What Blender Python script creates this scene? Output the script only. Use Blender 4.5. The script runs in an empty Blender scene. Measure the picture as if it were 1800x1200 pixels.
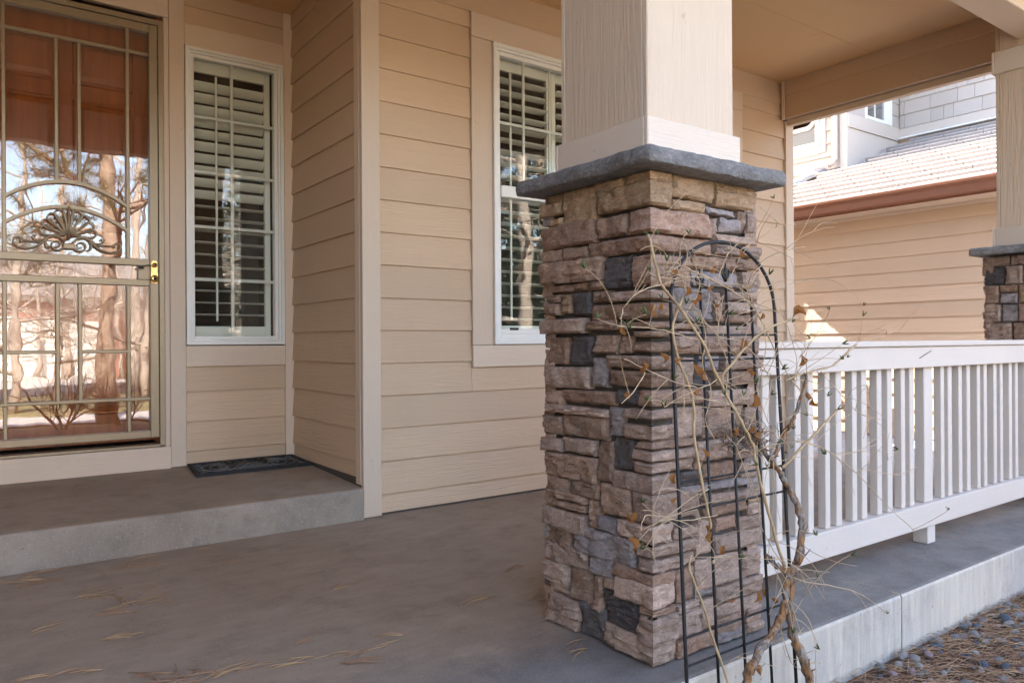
import bpy, bmesh, math, random
from mathutils import Vector, Matrix, noise

SC = bpy.context.scene
COL = SC.collection
RAD = math.radians

# ---------------------------------------------------------------- camera
cam_d = bpy.data.cameras.new('camera')
cam_d.sensor_width = 36.0
cam_d.lens = 26.358
cam_d.clip_start = 0.05
cam_d.clip_end = 3000
cam = bpy.data.objects.new('camera', cam_d)
COL.objects.link(cam)
yaw, pitch, roll = RAD(35.8897), RAD(-0.0026), RAD(-0.3474)
_f = Vector((math.sin(yaw) * math.cos(pitch), math.cos(yaw) * math.cos(pitch), math.sin(pitch)))
_r = Vector((math.cos(yaw), -math.sin(yaw), 0))
_u = _r.cross(_f)
_R = _r * math.cos(roll) + _u * math.sin(roll)
_U = -_r * math.sin(roll) + _u * math.cos(roll)
cam.matrix_world = Matrix(((_R.x, _U.x, -_f.x, 0), (_R.y, _U.y, -_f.y, 0), (_R.z, _U.z, -_f.z, 0.92), (0, 0, 0, 1)))
SC.camera = cam

# ---------------------------------------------------------------- sky, sun, exposure
SUN = Vector((-0.25, 1.0, 0.94)).normalized()          # towards the sun: behind the house
world = bpy.data.worlds.new('World')
SC.world = world
world.use_nodes = True
wn = world.node_tree
bg = wn.nodes['Background']
sky = wn.nodes.new('ShaderNodeTexSky')
sky.sky_type = 'NISHITA'
sky.sun_disc = False
sky.sun_elevation = math.asin(SUN.z)
sky.sun_rotation = math.atan2(SUN.x, SUN.y)
sky.air_density = 1.0
sky.dust_density = 2.5
sky.ozone_density = 0.8
wn.links.new(sky.outputs[0], bg.inputs[0])
bg.inputs[1].default_value = 0.15
sun_d = bpy.data.lights.new('sun', 'SUN')
sun_d.energy = 3.3
sun_d.angle = RAD(0.55)
sun_d.color = (1.0, 0.95, 0.87)
sun = bpy.data.objects.new('sun', sun_d)
COL.objects.link(sun)
sun.location = (0, 30, 40)
sun.rotation_euler = (-SUN).to_track_quat('-Z', 'Y').to_euler()
vs = SC.view_settings
vs.view_transform = 'Standard'
vs.look = 'None'
vs.gamma = 1.0
vs.use_curve_mapping = False
vs.exposure = 3.55
try:
    cy = SC.cycles
    cy.max_bounces = 14
    cy.diffuse_bounces = 6
    cy.glossy_bounces = 5
    cy.transparent_max_bounces = 24
    cy.use_denoising = True
    cy.sample_clamp_indirect = 6.0
    cy.caustics_reflective = False
    cy.caustics_refractive = False
except Exception:
    pass

rnd = random.Random(11)

# ---------------------------------------------------------------- object helpers
ORG = {}
def _name(n):
    return n
def thing(name, label, cat, loc=(0, 0, 0), group=None):
    o = bpy.data.objects.new(name, None)
    o.empty_display_size = 0.1
    COL.objects.link(o)
    o.location = loc
    o['label'] = label
    o['category'] = cat
    if group:
        o['group'] = group
    ORG[o.name] = Vector(loc)
    return o
def tag(o, label, cat, group=None):
    o['label'] = label
    o['category'] = cat
    if group:
        o['group'] = group
    return o

class MB:
    """collects faces in world coordinates, then links them as one object"""
    def __init__(s):
        s.v = []; s.f = []; s.smooth = []
    def add(s, vs, fs, smooth=False):
        b = len(s.v)
        s.v += [tuple(v) for v in vs]
        s.f += [tuple(b + i for i in f) for f in fs]
        s.smooth += [smooth] * len(fs)
        return s
    def box(s, x0, x1, y0, y1, z0, z1, c=0.0):
        if x1 < x0: x0, x1 = x1, x0
        if y1 < y0: y0, y1 = y1, y0
        if z1 < z0: z0, z1 = z1, z0
        if c <= 0:
            vs = [(x, y, z) for z in (z0, z1) for y in (y0, y1) for x in (x0, x1)]
            fs = [(0, 2, 3, 1), (4, 5, 7, 6), (0, 1, 5, 4), (2, 6, 7, 3), (0, 4, 6, 2), (1, 3, 7, 5)]
            return s.add(vs, fs)
        c = min(c, (x1 - x0) * .45, (y1 - y0) * .45, (z1 - z0) * .45)
        vs = []; idx = {}
        for i in (0, 1):
            for j in (0, 1):
                for k in (0, 1):
                    p = [(x0, x1)[i], (y0, y1)[j], (z0, z1)[k]]
                    d = [c if i == 0 else -c, c if j == 0 else -c, c if k == 0 else -c]
                    for a in range(3):
                        q = [p[t] + (0 if t == a else d[t]) for t in range(3)]
                        idx[(i, j, k, a)] = len(vs)
                        vs.append(q)
        fs = []
        for a in range(3):
            o = [t for t in range(3) if t != a]
            for sgn in (0, 1):
                ring = []
                for (u, w) in ((0, 0), (1, 0), (1, 1), (0, 1)):
                    key = [0, 0, 0]; key[a] = sgn; key[o[0]] = u; key[o[1]] = w
                    ring.append(idx[(*key, a)])
                flip = (sgn == 0) ^ (a == 1)
                fs.append(tuple(reversed(ring)) if flip else tuple(ring))
        for a in range(3):
            for b in range(a + 1, 3):
                e = 3 - a - b
                for sa in (0, 1):
                    for sb in (0, 1):
                        k0 = [0, 0, 0]; k0[a] = sa; k0[b] = sb; k0[e] = 0
                        k1 = list(k0); k1[e] = 1
                        fs.append((idx[(*k0, a)], idx[(*k1, a)], idx[(*k1, b)], idx[(*k0, b)]))
        for i in (0, 1):
            for j in (0, 1):
                for k in (0, 1):
                    fs.append((idx[(i, j, k, 0)], idx[(i, j, k, 1)], idx[(i, j, k, 2)]))
        return s.add(vs, fs)
    def prism(s, prof, axis, a0, a1):
        """profile of 2D points pushed along an axis: x uses (y,z), y uses (x,z), z uses (x,y)"""
        n = len(prof); vs = []
        for a in (a0, a1):
            for (p, q) in prof:
                vs.append((a, p, q) if axis == 'x' else (p, a, q) if axis == 'y' else (p, q, a))
        fs = [tuple(range(n)), tuple(range(2 * n - 1, n - 1, -1))]
        fs += [(i, i + n, (i + 1) % n + n, (i + 1) % n) for i in range(n)]
        return s.add(vs, fs)
    def tube(s, pts, radii, n=6, caps=True, smooth=True):
        P = [Vector(p) for p in pts]
        if not hasattr(radii, '__len__'):
            radii = [radii] * len(P)
        vs = []; prev = None
        for i, p in enumerate(P):
            t = (P[min(i + 1, len(P) - 1)] - P[max(i - 1, 0)])
            if t.length < 1e-9: t = Vector((0, 0, 1))
            t.normalize()
            if prev is None:
                a = Vector((0, 0, 1)) if abs(t.z) < .9 else Vector((1, 0, 0))
                u = t.cross(a).normalized()
            else:
                u = prev - t * prev.dot(t)
                u = u.normalized() if u.length > 1e-6 else t.orthogonal().normalized()
            prev = u; w = t.cross(u)
            for k in range(n):
                an = 2 * math.pi * k / n
                vs.append(p + (u * math.cos(an) + w * math.sin(an)) * radii[i])
        fs = []
        for i in range(len(P) - 1):
            for k in range(n):
                fs.append((i * n + k, i * n + (k + 1) % n, (i + 1) * n + (k + 1) % n, (i + 1) * n + k))
        if caps:
            fs.append(tuple(reversed(range(n))))
            fs.append(tuple((len(P) - 1) * n + k for k in range(n)))
        return s.add(vs, fs, smooth)
    def mesh(s, name, fix=False):
        me = bpy.data.meshes.new(name)
        me.from_pydata(s.v, [], s.f)
        me.polygons.foreach_set('use_smooth', s.smooth)
        if fix:
            bm = bmesh.new(); bm.from_mesh(me)
            bmesh.ops.recalc_face_normals(bm, faces=bm.faces)
            bm.to_mesh(me); bm.free()
        me.update()
        return me
    def build(s, name, mat, parent=None, fix=True, sharp=None, kind=None, org=None):
        o0 = Vector((0, 0, 0))
        if parent is not None:
            o0 = ORG[parent.name]
        elif org is not None:
            o0 = Vector(org)
        if o0.length > 0:
            s.v = [(x - o0.x, y - o0.y, z - o0.z) for x, y, z in s.v]
        me = s.mesh(name, fix)
        if sharp is not None:
            me.set_sharp_from_angle(angle=RAD(sharp))
        me.materials.append(mat)
        o = bpy.data.objects.new(name, me)
        COL.objects.link(o)
        if parent is not None:
            o.parent = parent
        elif org is not None:
            o.location = org
        ORG[o.name] = o0
        if kind:
            o['kind'] = kind
        return o

# ---------------------------------------------------------------- materials
def newmat(name):
    m = bpy.data.materials.new(name)
    m.use_nodes = True
    nt = m.node_tree
    return m, nt, nt.nodes['Principled BSDF']
def N(nt, t, **kw):
    n = nt.nodes.new(t)
    for k, v in kw.items():
        if k in n.inputs.keys():
            n.inputs[k].default_value = v
        else:
            setattr(n, k, v)
    return n
def mapped(nt, scale, coord='Object'):
    tc = N(nt, 'ShaderNodeTexCoord')
    mp = N(nt, 'ShaderNodeMapping')
    mp.inputs['Scale'].default_value = scale
    nt.links.new(tc.outputs[coord], mp.inputs[0])
    return mp
def mixc(nt, fac, a, b, mode='MIX'):
    m = N(nt, 'ShaderNodeMix', data_type='RGBA', blend_type=mode)
    for sock, v in ((0, fac), (6, a), (7, b)):
        if hasattr(v, 'is_output') or isinstance(v, bpy.types.NodeSocket):
            nt.links.new(v, m.inputs[sock])
        elif sock == 0:
            m.inputs[0].default_value = v
        else:
            m.inputs[sock].default_value = (*v, 1)
    return m.outputs[2]
def ramp(nt, val, p0, p1, c0=0.0, c1=1.0):
    r = N(nt, 'ShaderNodeMapRange')
    nt.links.new(val, r.inputs[0])
    r.inputs[1].default_value = p0; r.inputs[2].default_value = p1
    r.inputs[3].default_value = c0; r.inputs[4].default_value = c1
    return r.outputs[0]
def noise_n(nt, mp, scale, detail=4, rough=.6):
    n = N(nt, 'ShaderNodeTexNoise')
    n.inputs['Scale'].default_value = scale
    n.inputs['Detail'].default_value = detail
    n.inputs['Roughness'].default_value = rough
    nt.links.new(mp.outputs[0], n.inputs['Vector'])
    return n.outputs[0]
def bump(nt, bsdf, h, strength, dist, prev=None):
    b = N(nt, 'ShaderNodeBump')
    b.inputs['Strength'].default_value = strength
    b.inputs['Distance'].default_value = dist
    nt.links.new(h, b.inputs['Height'])
    if prev is not None:
        nt.links.new(prev, b.inputs['Normal'])
    nt.links.new(b.outputs[0], bsdf.inputs['Normal'])
    return b.outputs[0]

def paint(name, col, axis='x', rough=.62, grain=.6, dirt=.13, vary=.075, shift=True):
    """painted fibre board with embossed wood grain running along one axis"""
    m, nt, b = newmat(name)
    L = nt.links
    sc = {'x': (1.6, 34, 34), 'y': (34, 1.6, 34), 'z': (26, 26, 1.2)}[axis]
    mp = mapped(nt, sc)
    oi = N(nt, 'ShaderNodeObjectInfo')
    if shift:
        ad = N(nt, 'ShaderNodeVectorMath', operation='MULTIPLY_ADD')
        cmb = N(nt, 'ShaderNodeCombineXYZ')
        for i in range(3): L.new(oi.outputs['Random'], cmb.inputs[i])
        ad.inputs[1].default_value = (37, 53, 71)
        L.new(cmb.outputs[0], ad.inputs[0]); L.new(mp.outputs[0], ad.inputs[2])
        mp = ad
    wv = N(nt, 'ShaderNodeTexNoise')
    wv.inputs['Scale'].default_value = 1.0; wv.inputs['Detail'].default_value = 5
    wv.inputs['Distortion'].default_value = 1.1
    L.new(mp.outputs[0], wv.inputs['Vector'])
    ridged = N(nt, 'ShaderNodeMath', operation='PINGPONG'); ridged.inputs[1].default_value = .11
    L.new(wv.outputs[0], ridged.inputs[0])
    h = ramp(nt, ridged.outputs[0], 0, .11)
    mp2 = mapped(nt, (1, 1, 1))
    big = noise_n(nt, mp2, 2.3, 5, .65)
    fine = noise_n(nt, mp2, 60, 3, .6)
    spot = noise_n(nt, mp2, 19, 2, .5)
    c = mixc(nt, ramp(nt, big, .35, .72, 0, dirt), col, [x * .66 for x in col])
    c = mixc(nt, ramp(nt, fine, .40, .8, 0, dirt * .8), c, [x * .8 for x in col])
    c = mixc(nt, ramp(nt, spot, .745, .78, 0, .35), c, [x * .45 for x in col])
    v = ramp(nt, oi.outputs['Random'], 0, 1, 1 - vary, 1 + vary)
    hs = N(nt, 'ShaderNodeHueSaturation')
    L.new(v, hs.inputs['Value']); L.new(c, hs.inputs['Color'])
    L.new(hs.outputs[0], b.inputs['Base Color'])
    b.inputs['Roughness'].default_value = rough
    b.inputs['Specular IOR Level'].default_value = .3
    if grain > 0:
        g = ramp(nt, oi.outputs['Random'], 0, 1, grain * .35, grain * 1.25)
        mlt = N(nt, 'ShaderNodeMath', operation='MULTIPLY')
        L.new(h, mlt.inputs[0]); L.new(g, mlt.inputs[1])
        p = bump(nt, b, mlt.outputs[0], .75, .0022)
        bump(nt, b, fine, .25, .0012, p)
    else:
        bump(nt, b, fine, .2, .0008)
    return m

def simple(name, col, rough=.5, metal=0.0, spec=.5, nscale=0, ncol=None, namt=.5, bstr=0, bdist=.001, nmin=.35, nmax=.7):
    m, nt, b = newmat(name)
    b.inputs['Roughness'].default_value = rough
    b.inputs['Metallic'].default_value = metal
    b.inputs['Specular IOR Level'].default_value = spec
    b.inputs['Base Color'].default_value = (*col, 1)
    if nscale:
        mp = mapped(nt, (1, 1, 1))
        n = noise_n(nt, mp, nscale, 5, .65)
        if ncol:
            c = mixc(nt, ramp(nt, n, nmin, nmax, 0, namt), col, ncol)
            nt.links.new(c, b.inputs['Base Color'])
        if bstr:
            bump(nt, b, n, bstr, bdist)
    return m

def stonemat(name, col, alt, speck=.35):
    m, nt, b = newmat(name)
    L = nt.links
    mp = mapped(nt, (1, 1, 1)); mps = mapped(nt, (1, 1, 2.6))
    oi = N(nt, 'ShaderNodeObjectInfo')
    big = noise_n(nt, mp, 11, 5, .6)
    lay = noise_n(nt, mps, 30, 6, .7)
    fine = noise_n(nt, mp, 170, 4, .7)
    sp = noise_n(nt, mp, 75, 3, .55)
    c = mixc(nt, ramp(nt, big, .34, .68), col, alt)
    c = mixc(nt, ramp(nt, lay, .44, .66, 0, .75), c, [x * .42 for x in col])
    hi = noise_n(nt, mapped(nt, (1, 1, 1.7)), 48, 5, .7)
    c = mixc(nt, ramp(nt, hi, .52, .66, 0, .60), c, [min(1, x * 1.55 + .02) for x in col])
    c = mixc(nt, ramp(nt, fine, .40, .70, 0, .5), c, [min(1, x * 1.45) for x in col])
    c = mixc(nt, ramp(nt, sp, .66, .70, 0, speck), c, (.55, .50, .44))
    hs = N(nt, 'ShaderNodeHueSaturation')
    L.new(ramp(nt, oi.outputs['Random'], 0, 1, .8, 1.2), hs.inputs['Value'])
    L.new(c, hs.inputs['Color'])
    L.new(hs.outputs[0], b.inputs['Base Color'])
    b.inputs['Roughness'].default_value = .88
    b.inputs['Specular IOR Level'].default_value = .25
    p = bump(nt, b, lay, 1.0, .010)
    bump(nt, b, fine, .8, .003, p)
    return m

CREAM = (.565, .405, .270)
TRIM = (.63, .500, .380)
M = {}
M['siding_x'] = paint('beige_siding_x', CREAM, 'x')
M['siding_y'] = paint('beige_siding_y', CREAM, 'y')
M['trim_x'] = paint('cream_trim_x', TRIM, 'x', grain=.5)
M['trim_y'] = paint('cream_trim_y', TRIM, 'y', grain=.5)
M['trim_z'] = paint('cream_trim_z', TRIM, 'z', grain=.5)
M['column'] = paint('column_panel', (.58, .462, .35), 'z', grain=.8)
M['plinth'] = paint('plinth_board', (.64, .54, .445), 'x', grain=.45)
M['rail'] = paint('white_rail_x', (.60, .525, .462), 'x', rough=.5, grain=.25, dirt=.18, vary=.02)
M['rail_z'] = paint('white_rail_z', (.60, .53, .468), 'z', rough=.5, grain=.25, dirt=.20, vary=.03)
M['ceiling'] = paint('ceiling_panel', (.61, .395, .205), 'x', grain=.25, dirt=.05, vary=.01)
M['vinyl'] = simple('white_vinyl', (.76, .75, .70), .38, nscale=9, ncol=(.62, .58, .5), namt=.25)
M['shutter'] = simple('shutter_paint', (.80, .79, .71), .45)
M['bronze'] = simple('bronze_metal', (.34, .27, .175), .36, .35, nscale=30, ncol=(.26, .21, .14), namt=.35)
M['brass'] = simple('polished_brass', (.78, .56, .20), .22, 1.0, nscale=40, ncol=(.5, .33, .12), namt=.35)
M['black_iron'] = simple('black_iron', (.012, .012, .013), .5, .0, .3, nscale=80, ncol=(.05, .045, .04), namt=.5, bstr=.2)
M['rubber'] = simple('black_rubber', (.018, .018, .019), .75, 0, .3, nscale=25, ncol=(.045, .04, .038), namt=.6)
M['dark'] = simple('dark_room', (.10, .082, .065), .9)
M['gap'] = simple('dark_joint_mortar', (.055, .047, .042), .95, nscale=60, ncol=(.12, .1, .085), namt=.5)  # dark mortar for the slab joint and pillar cores
M['steel'] = simple('brown_gutter_paint', (.22, .085, .045), .4, 0, .5, nscale=6, ncol=(.3, .14, .08), namt=.3)
M['grey_trim'] = paint('pale_trim', (.52, .445, .375), 'x', grain=.1, dirt=.04, vary=.01)
M['nail'] = simple('grey_nail', (.12, .12, .14), .5, .7)

STONE = {
    'tan': stonemat('tan_stone', (.42, .275, .165), (.29, .20, .13), .2),
    'brown': stonemat('brown_stone', (.33, .215, .15), (.215, .147, .11)),
    'red': stonemat('red_stone', (.33, .205, .142), (.25, .165, .125)),
    'mauve': stonemat('mauve_stone', (.41, .29, .222), (.28, .20, .158), .25),
    'gray': stonemat('grey_stone', (.25, .21, .20), (.32, .27, .25)),
    'char': stonemat('charcoal_stone', (.088, .074, .070), (.125, .107, .10), .3),
}
M['cap'] = stonemat('grey_cap_stone', (.26, .25, .245), (.155, .15, .15), .5)

def glassmat(name, base, k, tint=(1, 1, 1), rough=0.0):
    m, nt, b = newmat(name)
    nt.nodes.remove(b)
    out = nt.nodes['Material Output']
    tr = N(nt, 'ShaderNodeBsdfTransparent'); tr.inputs[0].default_value = (*tint, 1)
    gl = N(nt, 'ShaderNodeBsdfGlossy'); gl.inputs['Roughness'].default_value = rough
    ge = N(nt, 'ShaderNodeNewGeometry')
    dt = N(nt, 'ShaderNodeVectorMath', operation='DOT_PRODUCT')
    nt.links.new(ge.outputs['Incoming'], dt.inputs[0]); nt.links.new(ge.outputs['Normal'], dt.inputs[1])
    ab = N(nt, 'ShaderNodeMath', operation='ABSOLUTE'); nt.links.new(dt.outputs['Value'], ab.inputs[0])
    om = N(nt, 'ShaderNodeMath', operation='SUBTRACT'); om.inputs[0].default_value = 1; nt.links.new(ab.outputs[0], om.inputs[1])
    pw = N(nt, 'ShaderNodeMath', operation='POWER'); pw.inputs[1].default_value = 5; nt.links.new(om.outputs[0], pw.inputs[0])
    fr = N(nt, 'ShaderNodeMath', operation='MULTIPLY_ADD'); fr.inputs[1].default_value = .96; fr.inputs[2].default_value = .04
    nt.links.new(pw.outputs[0], fr.inputs[0])
    mp = mapped(nt, (1, 1, 1))
    n = noise_n(nt, mp, 3.2, 2, .5)
    bp = N(nt, 'ShaderNodeBump'); bp.inputs['Strength'].default_value = .05; bp.inputs['Distance'].default_value = .02
    nt.links.new(n, bp.inputs['Height'])
    nt.links.new(bp.outputs[0], gl.inputs['Normal'])
    ma = N(nt, 'ShaderNodeMath', operation='MULTIPLY_ADD', use_clamp=True)
    nt.links.new(fr.outputs[0], ma.inputs[0]); ma.inputs[1].default_value = k; ma.inputs[2].default_value = base
    mx = N(nt, 'ShaderNodeMixShader')
    nt.links.new(ma.outputs[0], mx.inputs[0])
    nt.links.new(tr.outputs[0], mx.inputs[1]); nt.links.new(gl.outputs[0], mx.inputs[2])
    nt.links.new(mx.outputs[0], out.inputs[0])
    return m
M['door_glass'] = glassmat('storm_door_glass', .06, 1.2, (.98, .96, .94))
M['win_glass'] = glassmat('window_glass', .01, 1.1, (.97, .985, .97))

def woodmat(name, c0, c1, axis='z', rough=.4):
    m, nt, b = newmat(name)
    sc = {'x': (1.5, 26, 26), 'y': (26, 1.5, 26), 'z': (26, 26, 1.5)}[axis]
    mp = mapped(nt, sc)
    n = noise_n(nt, mp, 1.0, 6, .65)
    c = mixc(nt, ramp(nt, n, .35, .7), c0, c1)
    nt.links.new(c, b.inputs['Base Color'])
    b.inputs['Roughness'].default_value = rough
    bump(nt, b, n, .2, .001)
    return m
M['mahogany'] = woodmat('red_mahogany', (.40, .115, .024), (.23, .062, .014), 'z', .35)
M['cedar'] = woodmat('cedar_board', (.48, .20, .07), (.30, .12, .045), 'z', .7)

def concrete(name, c0, c1, c2, streak=False, rough=.85, sky_tint=None):
    m, nt, b = newmat(name)
    mp = mapped(nt, (1, 1, 1))
    big = noise_n(nt, mp, .9, 5, .6)
    mid = noise_n(nt, mp, 5.5, 6, .7)
    mpx = mapped(nt, (3, 14, 3) if not streak else (16, 16, 1.4))
    br = noise_n(nt, mpx, 1.3, 5, .7)
    fine = noise_n(nt, mp, 140, 3, .7)
    c = mixc(nt, ramp(nt, big, .36, .66), c0, c1)
    c = mixc(nt, ramp(nt, br, .42, .62, 0, .75 if streak else .4), c, c2)
    c = mixc(nt, ramp(nt, mid, .50, .68, 0, .42), c, [x * .60 for x in c0])
    bl = noise_n(nt, mapped(nt, (1.0, 1.6, 1.0)), 2.1, 8, .72)
    c = mixc(nt, ramp(nt, bl, .53, .66, 0, .32), c, [min(1, x * 1.35) for x in c1])
    c = mixc(nt, ramp(nt, fine, .56, .70, 0, .40), c, [min(1, x * 1.55) for x in c1])
    pit = noise_n(nt, mp, 55, 2, .5)
    c = mixc(nt, ramp(nt, pit, .70, .74, 0, .6), c, [x * .45 for x in c0])
    vor = N(nt, 'ShaderNodeTexVoronoi', feature='DISTANCE_TO_EDGE'); vor.inputs['Scale'].default_value = .75
    wn_ = N(nt, 'ShaderNodeTexNoise'); wn_.inputs['Scale'].default_value = 3.0; wn_.inputs['Detail'].default_value = 6
    nt.links.new(mp.outputs[0], wn_.inputs['Vector'])
    wm = N(nt, 'ShaderNodeMix', data_type='RGBA', blend_type='LINEAR_LIGHT'); wm.inputs[0].default_value = .35
    nt.links.new(mp.outputs[0], wm.inputs[6]); nt.links.new(wn_.outputs[1], wm.inputs[7])
    nt.links.new(wm.outputs[2], vor.inputs['Vector'])
    c = mixc(nt, ramp(nt, vor.outputs[0], 0, .0022, .28, 0), c, [x * .4 for x in c0])
    if sky_tint:
        # sky light painted as a grey strip along the slab's open edge, ragged inside
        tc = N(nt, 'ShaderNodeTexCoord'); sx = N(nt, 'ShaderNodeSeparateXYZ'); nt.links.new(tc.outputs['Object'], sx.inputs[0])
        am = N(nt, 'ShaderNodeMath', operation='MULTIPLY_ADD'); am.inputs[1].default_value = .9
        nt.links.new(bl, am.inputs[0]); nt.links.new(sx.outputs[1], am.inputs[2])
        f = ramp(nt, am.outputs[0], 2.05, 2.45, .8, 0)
        g2 = mixc(nt, ramp(nt, mid, .35, .65), sky_tint, [x * .62 for x in sky_tint])
        g2 = mixc(nt, ramp(nt, fine, .5, .7, 0, .5), g2, [x * 1.6 for x in sky_tint])
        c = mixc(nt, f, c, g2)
    nt.links.new(c, b.inputs['Base Color'])
    nt.links.new(ramp(nt, mid, .3, .7, rough - .12, rough + .08), b.inputs['Roughness'])
    b.inputs['Specular IOR Level'].default_value = .25
    p = bump(nt, b, mid, .25, .006)
    bump(nt, b, fine, .5, .002, p)
    return m
M['porch'] = concrete('porch_concrete', (.295, .222, .158), (.345, .272, .202), (.24, .182, .130), rough=.8, sky_tint=(.185, .176, .168))
M['kerb_top'] = concrete('kerb_concrete', (.26, .25, .26), (.34, .325, .32), (.22, .22, .235))
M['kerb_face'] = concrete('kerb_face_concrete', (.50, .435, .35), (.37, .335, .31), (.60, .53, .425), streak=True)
M['step_face'] = concrete('step_face_concrete', (.26, .21, .165), (.34, .285, .23), (.18, .15, .118))

# ================================================================ THE SETTING
def bymat(o, extra, test):
    o.data.materials.append(extra)
    for p in o.data.polygons:
        if test(p.normal):
            p.material_index = 1
PORCH_R = 5.62
def slab(x0, x1):
    m = MB()
    r = .018
    prof = [(1.375, -.5), (1.372, -.012), (1.372 + r * .3, -.004), (1.372 + r, 0), (5.0, 0), (5.0, -.5)]
    m.prism(prof, 'x', x0, x1)
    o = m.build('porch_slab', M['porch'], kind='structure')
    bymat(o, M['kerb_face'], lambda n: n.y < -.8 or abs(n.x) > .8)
    return o
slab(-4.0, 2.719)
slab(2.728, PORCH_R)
MB().box(2.7185, 2.7285, 1.39, 5.0, -.4, -.008).build('slab_joint', M['gap'], kind='structure')

m = MB()
m.prism([(3.605, -.01), (3.602, .152), (3.608, .160), (3.616, .1635), (4.9, .208), (4.9, -.01)], 'x', -4.0, 1.655)
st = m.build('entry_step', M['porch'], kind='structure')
bymat(st, M['step_face'], lambda n: n.y < -.6)

# ground in front, falling gently to the street
gm, nt, b = newmat('dry_lawn')
mp = mapped(nt, (1, 1, 1))
n1 = noise_n(nt, mp, .5, 6, .65); n2 = noise_n(nt, mp, 9, 5, .7)
c = mixc(nt, ramp(nt, n1, .35, .65), (.30, .23, .11), (.22, .19, .075))
c = mixc(nt, ramp(nt, n2, .4, .7, 0, .5), c, (.17, .13, .06))
nt.links.new(c, b.inputs['Base Color']); b.inputs['Roughness'].default_value = .95
bump(nt, b, n2, .6, .03)
m = MB()
xs = [-400, -60, -20, -8, 0, 8, 20, 60, 400]
ys = [400, 14, 2.5, 1.2, -2.5, -5, -9, -14, -25, -60, -400]
def gz(y):
    return -.225 if y > -1 else -.225 - .012 * min(-y - 1, 30)
vs = [(x, y, gz(y)) for y in ys for x in xs]
nx = len(xs)
fs = [(j * nx + i, (j + 1) * nx + i, (j + 1) * nx + i + 1, j * nx + i + 1) for j in range(len(ys) - 1) for i in range(nx - 1)]
m.add(vs, fs)
m.build('ground', gm, kind='structure')

M['soil'] = simple('needle_soil', (.085, .052, .036), .95, 0, .2, nscale=45, ncol=(.16, .095, .06), namt=.8, bstr=.6, bdist=.01)
m = MB()
m.add([(-3.5, -2.6, gz(-2.6) + .005), (7.6, -2.6, gz(-2.6) + .005), (7.6, -1, -.218), (-3.5, -1, -.218), (7.6, 1.40, -.218), (-3.5, 1.40, -.218)],
      [(0, 1, 2, 3), (3, 2, 4, 5)])
m.build('planting_bed', M['soil'], kind='structure')
M['path'] = concrete('pale_path', (.50, .44, .40), (.56, .50, .45), (.44, .39, .36))
MB().add([(-12, -4.7, gz(-4.7) + .03), (14, -4.7, gz(-4.7) + .03), (14, -2.9, gz(-2.9) + .03), (-12, -2.9, gz(-2.9) + .03)], [(0, 1, 2, 3)]).build('front_path', M['path'], kind='structure')
M['asphalt'] = simple('asphalt', (.06, .058, .056), .9, nscale=30, ncol=(.09, .085, .08), namt=.6)
MB().add([(-200, -19, gz(-19) + .02), (200, -19, gz(-19) + .02), (200, -12, gz(-12) + .02), (-200, -12, gz(-12) + .02)], [(0, 1, 2, 3)]).build('street', M['asphalt'], kind='structure')
MB().box(5.63, 8.56, -2.5, 7.4, -.3, -.20).build('side_walk', M['kerb_top'], kind='structure')

# ================================================================ THE HOUSE
house = thing('house', 'beige lap-sided house with barred storm door, shuttered windows and covered front porch', 'house', (1.66, 3.64, 0))
Z0, DZ = .111, .1744
def courses(z0, z1, off=Z0, dz=DZ):
    k0 = math.floor((z0 - off) / dz)
    out = []
    k = k0
    while off + k * dz < z1 - 1e-4:
        a, bb = off + k * dz, off + (k + 1) * dz
        a2, b2 = max(a, z0), min(bb, z1)
        if b2 - a2 > .012:
            out.append((a2, b2, (a2 - a) / dz, (b2 - a) / dz))
        k += 1
    return out
def siding(parent, axis, a0, a1, face, sgn, z0, z1, mat, name='siding_board', off=Z0, dz=DZ, lip=.0185, top=.005, skip=None):
    """courses of lap siding; sgn = direction the wall faces along the other axis"""
    for (a, b, fa, fb) in courses(z0, z1, off, dz):
        ta = lip + (top - lip) * fa + rnd.uniform(-.0012, .0012)
        tb = lip + (top - lip) * fb
        w = rnd.uniform(-.0012, .0012)
        prof = [(face - sgn * .008, a), (face + sgn * (ta - .0015), a + w), (face + sgn * ta, a + .0018 + w), (face + sgn * tb, b + .004), (face - sgn * .008, b + .004)]
        MB().prism(prof, axis, a0, a1).build(name, mat, parent)
FY = 3.650
siding(house, 'x', 1.764, 5.372, FY, -1, .013, Z0 + 3 * DZ, M['siding_x'])
siding(house, 'x', 1.764, 2.344, FY, -1, Z0 + 3 * DZ, 2.730, M['siding_x'])
siding(house, 'x', 4.821, 5.372, FY, -1, Z0 + 3 * DZ, 2.730, M['siding_x'])
siding(house, 'x', 2.346, 4.818, FY, -1, Z0 + 3 * DZ, .772, M['siding_x'])
siding(house, 'x', 1.764, 2.344, FY, -1, 2.7271, 2.819, M['siding_x'], off=2.7271)
siding(house, 'x', 4.821, 5.372, FY, -1, 2.7271, 2.819, M['siding_x'], off=2.7271)
siding(house, 'x', 1.764, 5.372, FY, -1, 2.820, 2.998, M['siding_x'], off=2.820, dz=.19)
siding(house, 'y', 3.713, 4.668, 1.675, -1, .205, 2.998, M['siding_y'])
DY = 4.694
siding(house, 'x', 1.026, 1.612, DY, -1, .214, .781, M['siding_x'])
siding(house, 'x', 1.026, 1.612, DY, -1, 2.795, 2.998, M['siding_x'])
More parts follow.
